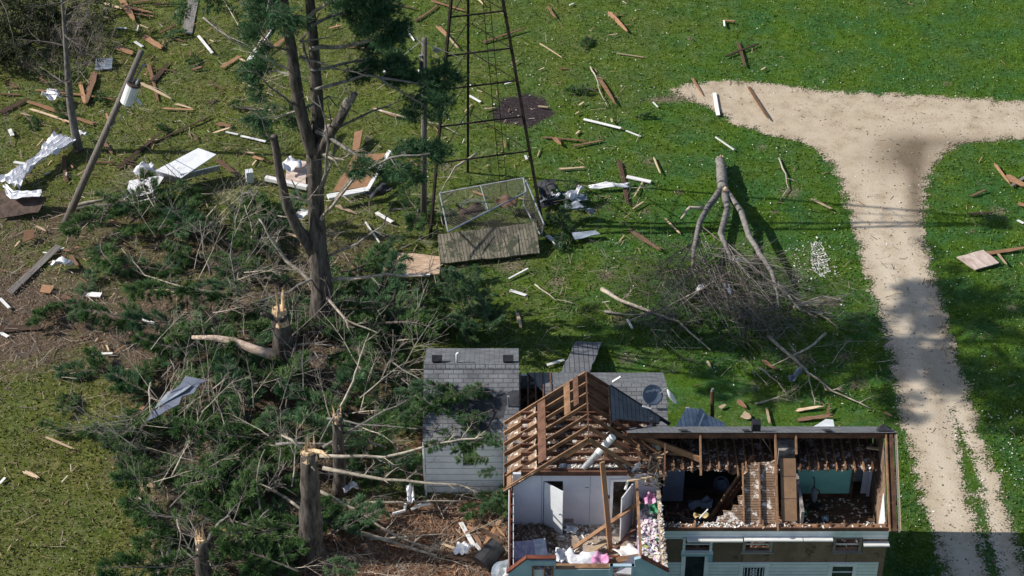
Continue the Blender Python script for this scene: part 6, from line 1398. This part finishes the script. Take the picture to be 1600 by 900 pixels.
# ---------------------------------------------------------------- boards
BD = {'w': 'white', 'p': 'pale', 'o': 'orange', 'b': 'brown', 'd': 'dark', 'g': 'grey'}
BOARDS = """190 0 210 33 o .35;205 5 245 0 b .15;200 12 236 20 o .2;165 6 190 14 p .15;213 22 240 26 o .12;240 8 293 7 d .12;303 -4 292 53 g .5;310 57 332 84 w .13;225 57 252 75 o .3;250 52 274 40 b .14;348 105 376 87 o .2;185 75 207 84 o .3;211 66 223 74 w .14;232 100 247 158 o .17;236 132 262 100 d .28;222 132 267 155 p .16;240 107 275 112 b .1
60 142 178 156 o .14;47 160 148 195 o .3;50 172 110 192 p .12;125 130 132 162 o .2;148 114 135 163 b .35;0 177 45 155 d .28;0 147 32 149 b .12;22 254 46 258 w .16;255 170 302 172 o .12;275 163 300 170 p .12;335 208 360 200 p .14;340 194 362 198 o .28;353 207 372 211 w .1;376 213 415 222 w .1;362 167 430 173 p .16;100 245 103 285 b .2;145 254 182 255 b .08;15 203 20 213 w .17;4 84 20 74 w .1;184 44 198 45 w .07
185 262 264 196 d .18;215 235 330 182 d .16;340 250 372 275 b .3;432 32 389 95 w .26;424 40 400 80 b .16;445 60 418 83 o .2;420 70 400 95 b .12;598 111 625 116 w .2;545 73 580 76 o .16;650 33 683 10 b .13;676 2 725 17 o .14;603 3 650 14 b .12;685 43 700 58 o .22;698 55 716 76 p .1;633 42 647 64 w .07;640 45 625 48 w .05;585 170 620 183 o .14;733 150 751 160 w .12;752 68 822 44 b .14
846 70 876 89 p .08;857 12 868 28 o .12;952 21 980 50 o .2;964 84 1005 90 p .08;935 122 961 162 o .19;912 187 970 201 w .12;850 215 920 221 b .13;895 229 941 220 b .13;866 216 876 226 o .2;978 205 1001 214 w .07;872 265 914 262 p .1;967 252 980 318 b .2;979 277 1017 285 w .2;1004 285 990 309 p .07;989 327 1007 315 p .07;1022 248 1031 270 p .07;1118 215 1147 235 w .07;984 360 1032 391 b .2;1040 343 1062 365 p .08;1270 312 1298 326 p .16
1116 146 1122 181 w .18;1170 137 1200 185 o .17;1082 123 1097 148 o .14;1153 67 1164 104 b .16;1137 88 1183 70 d .11;1130 33 1148 34 o .1;1131 33 1132 42 w .08;1555 258 1577 287 o .12;1573 277 1602 291 o .35;1580 291 1604 275 g .14;1515 335 1550 333 d .16;1518 307 1540 297 b .1;1540 397 1604 387 o .2;1590 345 1600 350 w .1;1590 318 1602 322 o .2;1560 398 1572 413 p .1;1245 642 1285 635 p .18;1247 657 1300 650 b .17;1193 564 1211 577 o .17;1153 627 1166 638 o .2;1293 648 1296 631 b .12;1382 645 1394 651 o .1;1198 640 1203 663 p .1;1161 648 1173 654 p .35;1125 638 1133 633 p .15
855 369 876 386 w .22;795 436 825 420 w .09;797 454 822 462 w .18;808 490 814 513 p .16;980 500 988 514 w .08;1105 566 1111 575 p .1;855 571 881 563 w .11;588 333 613 348 w .16;571 348 593 380 w .06;527 322 556 334 p .22;15 458 92 385 g .28;35 430 48 420 b .12;131 460 158 462 w .28;245 452 282 456 p .32;0 467 15 482 w .12;0 515 62 512 d .35;0 520 13 527 w .14;137 554 176 553 w .12;177 553 197 539 o .07;283 497 289 516 p .1;221 500 241 506 w .1;97 463 112 469 b .2
75 685 112 701 p .09;38 738 60 747 p .16;0 756 8 747 w .1;278 785 301 793 p .14;208 636 230 640 o .25;319 745 328 778 o .12;213 732 223 768 p .18;340 826 366 833 o .17;270 873 284 877 p .26;232 757 240 762 p .2;720 817 741 854 w .17;742 850 772 888 w .14;690 850 730 865 p .1;745 802 772 822 b .2;758 852 790 800 o .16;768 842 793 822 b .22;733 812 762 828 o .14;775 790 797 784 b .2;748 872 777 845 b .2;764 812 788 838 o .12;720 838 750 822 b .14;752 826 786 850 d .22;742 838 760 868 b .14;780 765 795 745 g .12;776 818 796 800 p .1;700 870 742 878 b .12
905 165 912 160 p .1;1190 110 1196 106 p .08;1020 160 1028 168 w .06;740 300 756 306 o .12;205 318 190 330 o .16;110 400 122 416 b .16;170 345 190 352 o .14;58 355 72 362 p .1;120 275 140 262 p .08;162 222 175 240 b .18;60 120 75 132 b .12;30 95 52 112 o .16;8 128 28 138 b .18;270 60 290 66 b .12;300 110 318 104 b .14;330 130 348 140 b .1;380 130 396 138 p .08;400 190 418 184 b .14;395 245 412 250 o .16;560 20 580 30 b .14;515 45 535 40 o .12;640 250 655 262 b .1;700 330 712 336 o .1"""
def board(x1, y1, x2, y2, c, w, z=.03, ti=0):
    a = G(x1, y1, z+R.uniform(0, .06)); b = G(x2, y2, z+R.uniform(0, .12)); d = b-a; L = d.length; t = R.choice((.025, .035, .045)); n = 4
    rough = c not in 'wg'; m_ = 7; pl = []; tp = R.uniform(.25, .9) if rough else 1; bend = R.uniform(-.012, .012)*L if rough else 0
    wd = [w/2*(1 if 0 < i < m_ else 1)*(1+(tp-1)*(i/m_)**3)*(R.uniform(.78, 1.1) if rough else 1) for i in range(m_+1)]
    for i in range(m_+1): pl.append((-L/2+L*i/m_, -wd[i]+bend*math.sin(math.pi*i/m_)))
    for i in range(n): pl.append((L/2+(R.uniform(-.14, .10)*min(L, 1.2) if rough else 0), wd[-1]*(-.6+1.2*i/(n-1))))
    for i in range(m_, -1, -1): pl.append((-L/2+L*i/m_, wd[i]+bend*math.sin(math.pi*i/m_)))
    for i in range(n): pl.append((-L/2-(R.uniform(-.10, .14)*min(L, 1.2) if rough else 0), wd[0]*(.6-1.2*i/(n-1))))
    me = bpy.data.meshes.new('board'); k = len(pl); vs = [(x, y, t/2) for x, y in pl]+[(x, y, -t/2) for x, y in pl]
    me.from_pydata(vs, [], [tuple(range(k)), tuple(range(k, 2*k))[::-1]]+[(i, i+k, (i+1) % k+k, (i+1) % k) for i in range(k)]); me.materials.append(M[c])
    o = bpy.data.objects.new('board', me); COL.objects.link(o); o.location = (a+b)/2+Vector((0, 0, t/2+.01))
    u = d.normalized(); v = Vector((0, 0, 1)).cross(u).normalized(); v = (v+Vector((0, 0, R.uniform(-.25, .25)))).normalized(); wv = u.cross(v).normalized(); v = wv.cross(u)
    o.rotation_euler = Matrix((u, v, wv)).transposed().to_euler()
    pend(o, f'{"long" if L > 1.6 else "short"} {BD[c]} board', 'board', (x1+x2)/2, (y1+y2)/2, group=f'loose {BD[c]} boards on the ground'); return o
for ln in BOARDS.replace('\n', ';').split(';'):
    q = ln.split(); board(*[float(v) for v in q[:4]], q[4], float(q[5]))
RB = random.Random(77)
for poly, n in (([(0, 100), (420, 60), (430, 290), (0, 320)], 42), ([(0, 0), (460, 0), (440, 100), (170, 110)], 22), ([(480, 0), (1000, 0), (990, 250), (560, 250)], 26), ([(0, 350), (200, 350), (220, 540), (0, 560)], 18), ([(700, 780), (795, 780), (795, 900), (690, 900)], 12)):
    for x, y in zone_pts(poly, n, RB):
        a = RB.uniform(0, 3.14); L = RB.uniform(6, 20); board(x-math.cos(a)*L/2, y-math.sin(a)*L*.35, x+math.cos(a)*L/2, y+math.sin(a)*L*.35, RB.choice('ppobbdw'), RB.uniform(.04, .11))

# ---------------------------------------------------------------- uncountable litter
def scatter(name, mat, zones, lo, hi, aspect, label=None, cat=None, tilt=.3, zl=.01):
    pts = []
    for poly, n, zmx in zones:
        xs = [p[0] for p in poly]; ys = [p[1] for p in poly]; k = n*3
        x = NR.uniform(min(xs), max(xs), k); y = NR.uniform(min(ys), max(ys), k); ok = inpoly(x, y, poly); x, y = x[ok][:n], y[ok][:n]
        u = (x-800)/FPX; v = (y-450)/FPX; t = CAMH/(sp+v*cp); pts.append(np.stack([u*t, (cp-v*sp)*t, NR.uniform(0, zmx, len(x))], 1))
    v_, f_ = chip_soup(np.concatenate(pts), lo, hi, aspect, tilt, zl); soup(name, mat, v_, f_, label=label, cat=cat)
ALL = [(-60, -20), (1660, -20), (1660, 920), (-60, 920)]
scatter('wood_splinters', 'chips', [([(-40, -20), (480, -20), (440, 300), (-40, 330)], 1500, .03), ([(440, -20), (1000, -20), (1000, 330), (440, 330)], 700, .02), ([(950, 0), (1600, 0), (1600, 700), (1000, 660)], 280, .02), ([(-40, 330), (600, 330), (640, 560), (500, 900), (-40, 900)], 700, .05), ([(500, 780), (795, 780), (795, 900), (480, 900)], 500, .05), ([(560, 330), (1000, 330), (1000, 540), (560, 540)], 300, .03)], .04, .36, .15, 'pale and brown wood splinters strewn over the grass', 'splinters')
scatter('dry_litter', 'litter', [([(-60, 400), (60, 400), (150, 440), (300, 430), (420, 420), (560, 470), (640, 560), (640, 720), (560, 800), (520, 920), (240, 920), (215, 820), (190, 720), (210, 640), (120, 570), (0, 600), (-60, 620)], 26000, .05), ([(-60, 300), (560, 290), (700, 400), (700, 500), (-60, 480)], 9000, .04), ([(-60, 560), (300, 560), (300, 920), (-60, 920)], 3500, .02), ([(-60, -20), (600, -20), (600, 320), (-60, 320)], 11000, .02)], .02, .12, .3, 'dry brown leaves and twigs covering the ground at left', 'litter', .5)
scatter('twig_litter', 'sticks', [([(-60, -20), (480, -20), (450, 300), (-60, 330)], 1300, .05), ([(-60, 330), (560, 300), (660, 400), (640, 800), (520, 920), (240, 920), (200, 700), (100, 600), (-60, 620)], 4200, .15), ([(540, 320), (1000, 270), (1000, 420), (900, 560), (640, 560)], 700, .04), ([(500, 780), (795, 780), (795, 920), (480, 920)], 700, .06), ([(-60, 600), (240, 640), (240, 920), (-60, 920)], 90, .02), ([(1000, 380), (1400, 380), (1400, 640), (950, 560)], 300, .03), ([(480, -20), (1000, -20), (1000, 260), (480, 300)], 200, .02)], .12, .7, .045, 'thin grey twigs littering the ground around the broken trees', 'twigs', .25)
scatter('red_needle_litter', 'redneed', [([(650, 560), (640, 640), (655, 680), (650, 770), (600, 790), (520, 800), (480, 860), (470, 920), (800, 920), (800, 780), (668, 775)], 9000, .03)], .03, .22, .25, 'red brown needle litter on the bare dirt beside the house', 'litter', .3)
scatter('white_crumbs', 'crumbs', [([(1225, 385), (1290, 365), (1315, 430), (1240, 445)], 130, .03), ([(1268, 378), (1282, 378), (1292, 400), (1296, 425), (1284, 435), (1270, 424), (1266, 400)], 420, .06), ([(900, 0), (1600, 0), (1600, 900), (1400, 900), (1400, 660), (900, 560)], 800, .01), ([(640, 0), (1000, 0), (1000, 300), (640, 300)], 260, .01), ([(1530, 640), (1600, 640), (1600, 760), (1560, 760)], 60, .01)], .02, .075, .9, 'tiny white plaster crumbs sprinkled over the green lawn', 'crumbs')
# gravel stones at the driveway edge
scatter('loose_gravel', 'litter', [([(1100, 150), (1330, 210), (1400, 600), (1480, 900), (1590, 900), (1440, 420), (1440, 240), (1600, 200), (1600, 165), (1110, 132)], 1200, .01)], .03, .09, .9, 'dark clods and stones scattered over the gravel driveway', 'gravel')
# grass tufts
def grass():
    n = 90000; x = NR.uniform(-60, 1660, n); y = NR.uniform(-20, 920, n); u = (x-800)/FPX; v = (y-450)/FPX; t = CAMH/(sp+v*cp)
    P = np.stack([u*t, (cp-v*sp)*t, np.full(n, -.02)], 1)
    ok = (sdist(P[:, 0], P[:, 1], DW) < -.25) & (sdist(P[:, 0], P[:, 1], ASH) < 0) & ~inpoly(x, y, [(800, 690), (1000, 560), (1400, 660), (1400, 900), (790, 900)]) & ~((sdist(P[:, 0], P[:, 1], RED) > 0)) & (NR.rand(n) > .7*(sdist(P[:, 0], P[:, 1], LIT) > 0))
    P = P[ok]; m = len(P); a = NR.uniform(0, 6.28, (m, 1)); h = NR.uniform(.04, .12, (m, 1)); w = NR.uniform(.02, .05, (m, 1)); s = np.concatenate([np.cos(a), np.sin(a), np.zeros((m, 1))], 1)*w; l = NR.normal(0, .035, (m, 3)); l[:, 2] = 0
    up = np.concatenate([np.zeros((m, 2)), h], 1); q = np.stack([P-s, P+s, P+up+l], 1).reshape(-1, 3); F = np.arange(3*m).reshape(m, 3)
    mt, nn, ll, bb = new_mat('grass_blades'); M['blade'] = mt; g = nn.new('ShaderNodeNewGeometry'); tc = nn.new('ShaderNodeTexCoord'); sx = nn.new('ShaderNodeSeparateXYZ'); ll.new(tc.outputs['Object'], sx.inputs[0])
    r1 = ramp(nn, [(0, (.04, .085, .010)), (.5, (.085, .155, .020)), (1, (.16, .23, .045))]); r2 = ramp(nn, [(0, (.05, .06, .015)), (.5, (.12, .125, .035)), (1, (.26, .22, .09))]); ll.new(g.outputs['Random Per Island'], r1.inputs[0]); ll.new(g.outputs['Random Per Island'], r2.inputs[0])
    k = mth(nn, ll, 'MULTIPLY_ADD', sx.outputs[0], -.065, .28, clamp=True); k = mth(nn, ll, 'ADD', k, mth(nn, ll, 'MULTIPLY_ADD', noise(nn, ll, tc.outputs['Object'], .4, 4, .7).outputs[0], 1.4, -.75), clamp=True)
    ll.new(mixc(nn, ll, k, r1.outputs[0], r2.outputs[0]), bb.inputs['Base Color']); bb.inputs['Roughness'].default_value = .8; bb.inputs['Specular IOR Level'].default_value = .2
    o = soup('grass_tufts', 'blade', q, F, label='short lawn grass growing across the yard', cat='grass')
grass()
flush_labels()
for o in BOUGHS+BRANCH:
    for c in list(o.children): bpy.data.objects.remove(c)
    bpy.data.objects.remove(o)
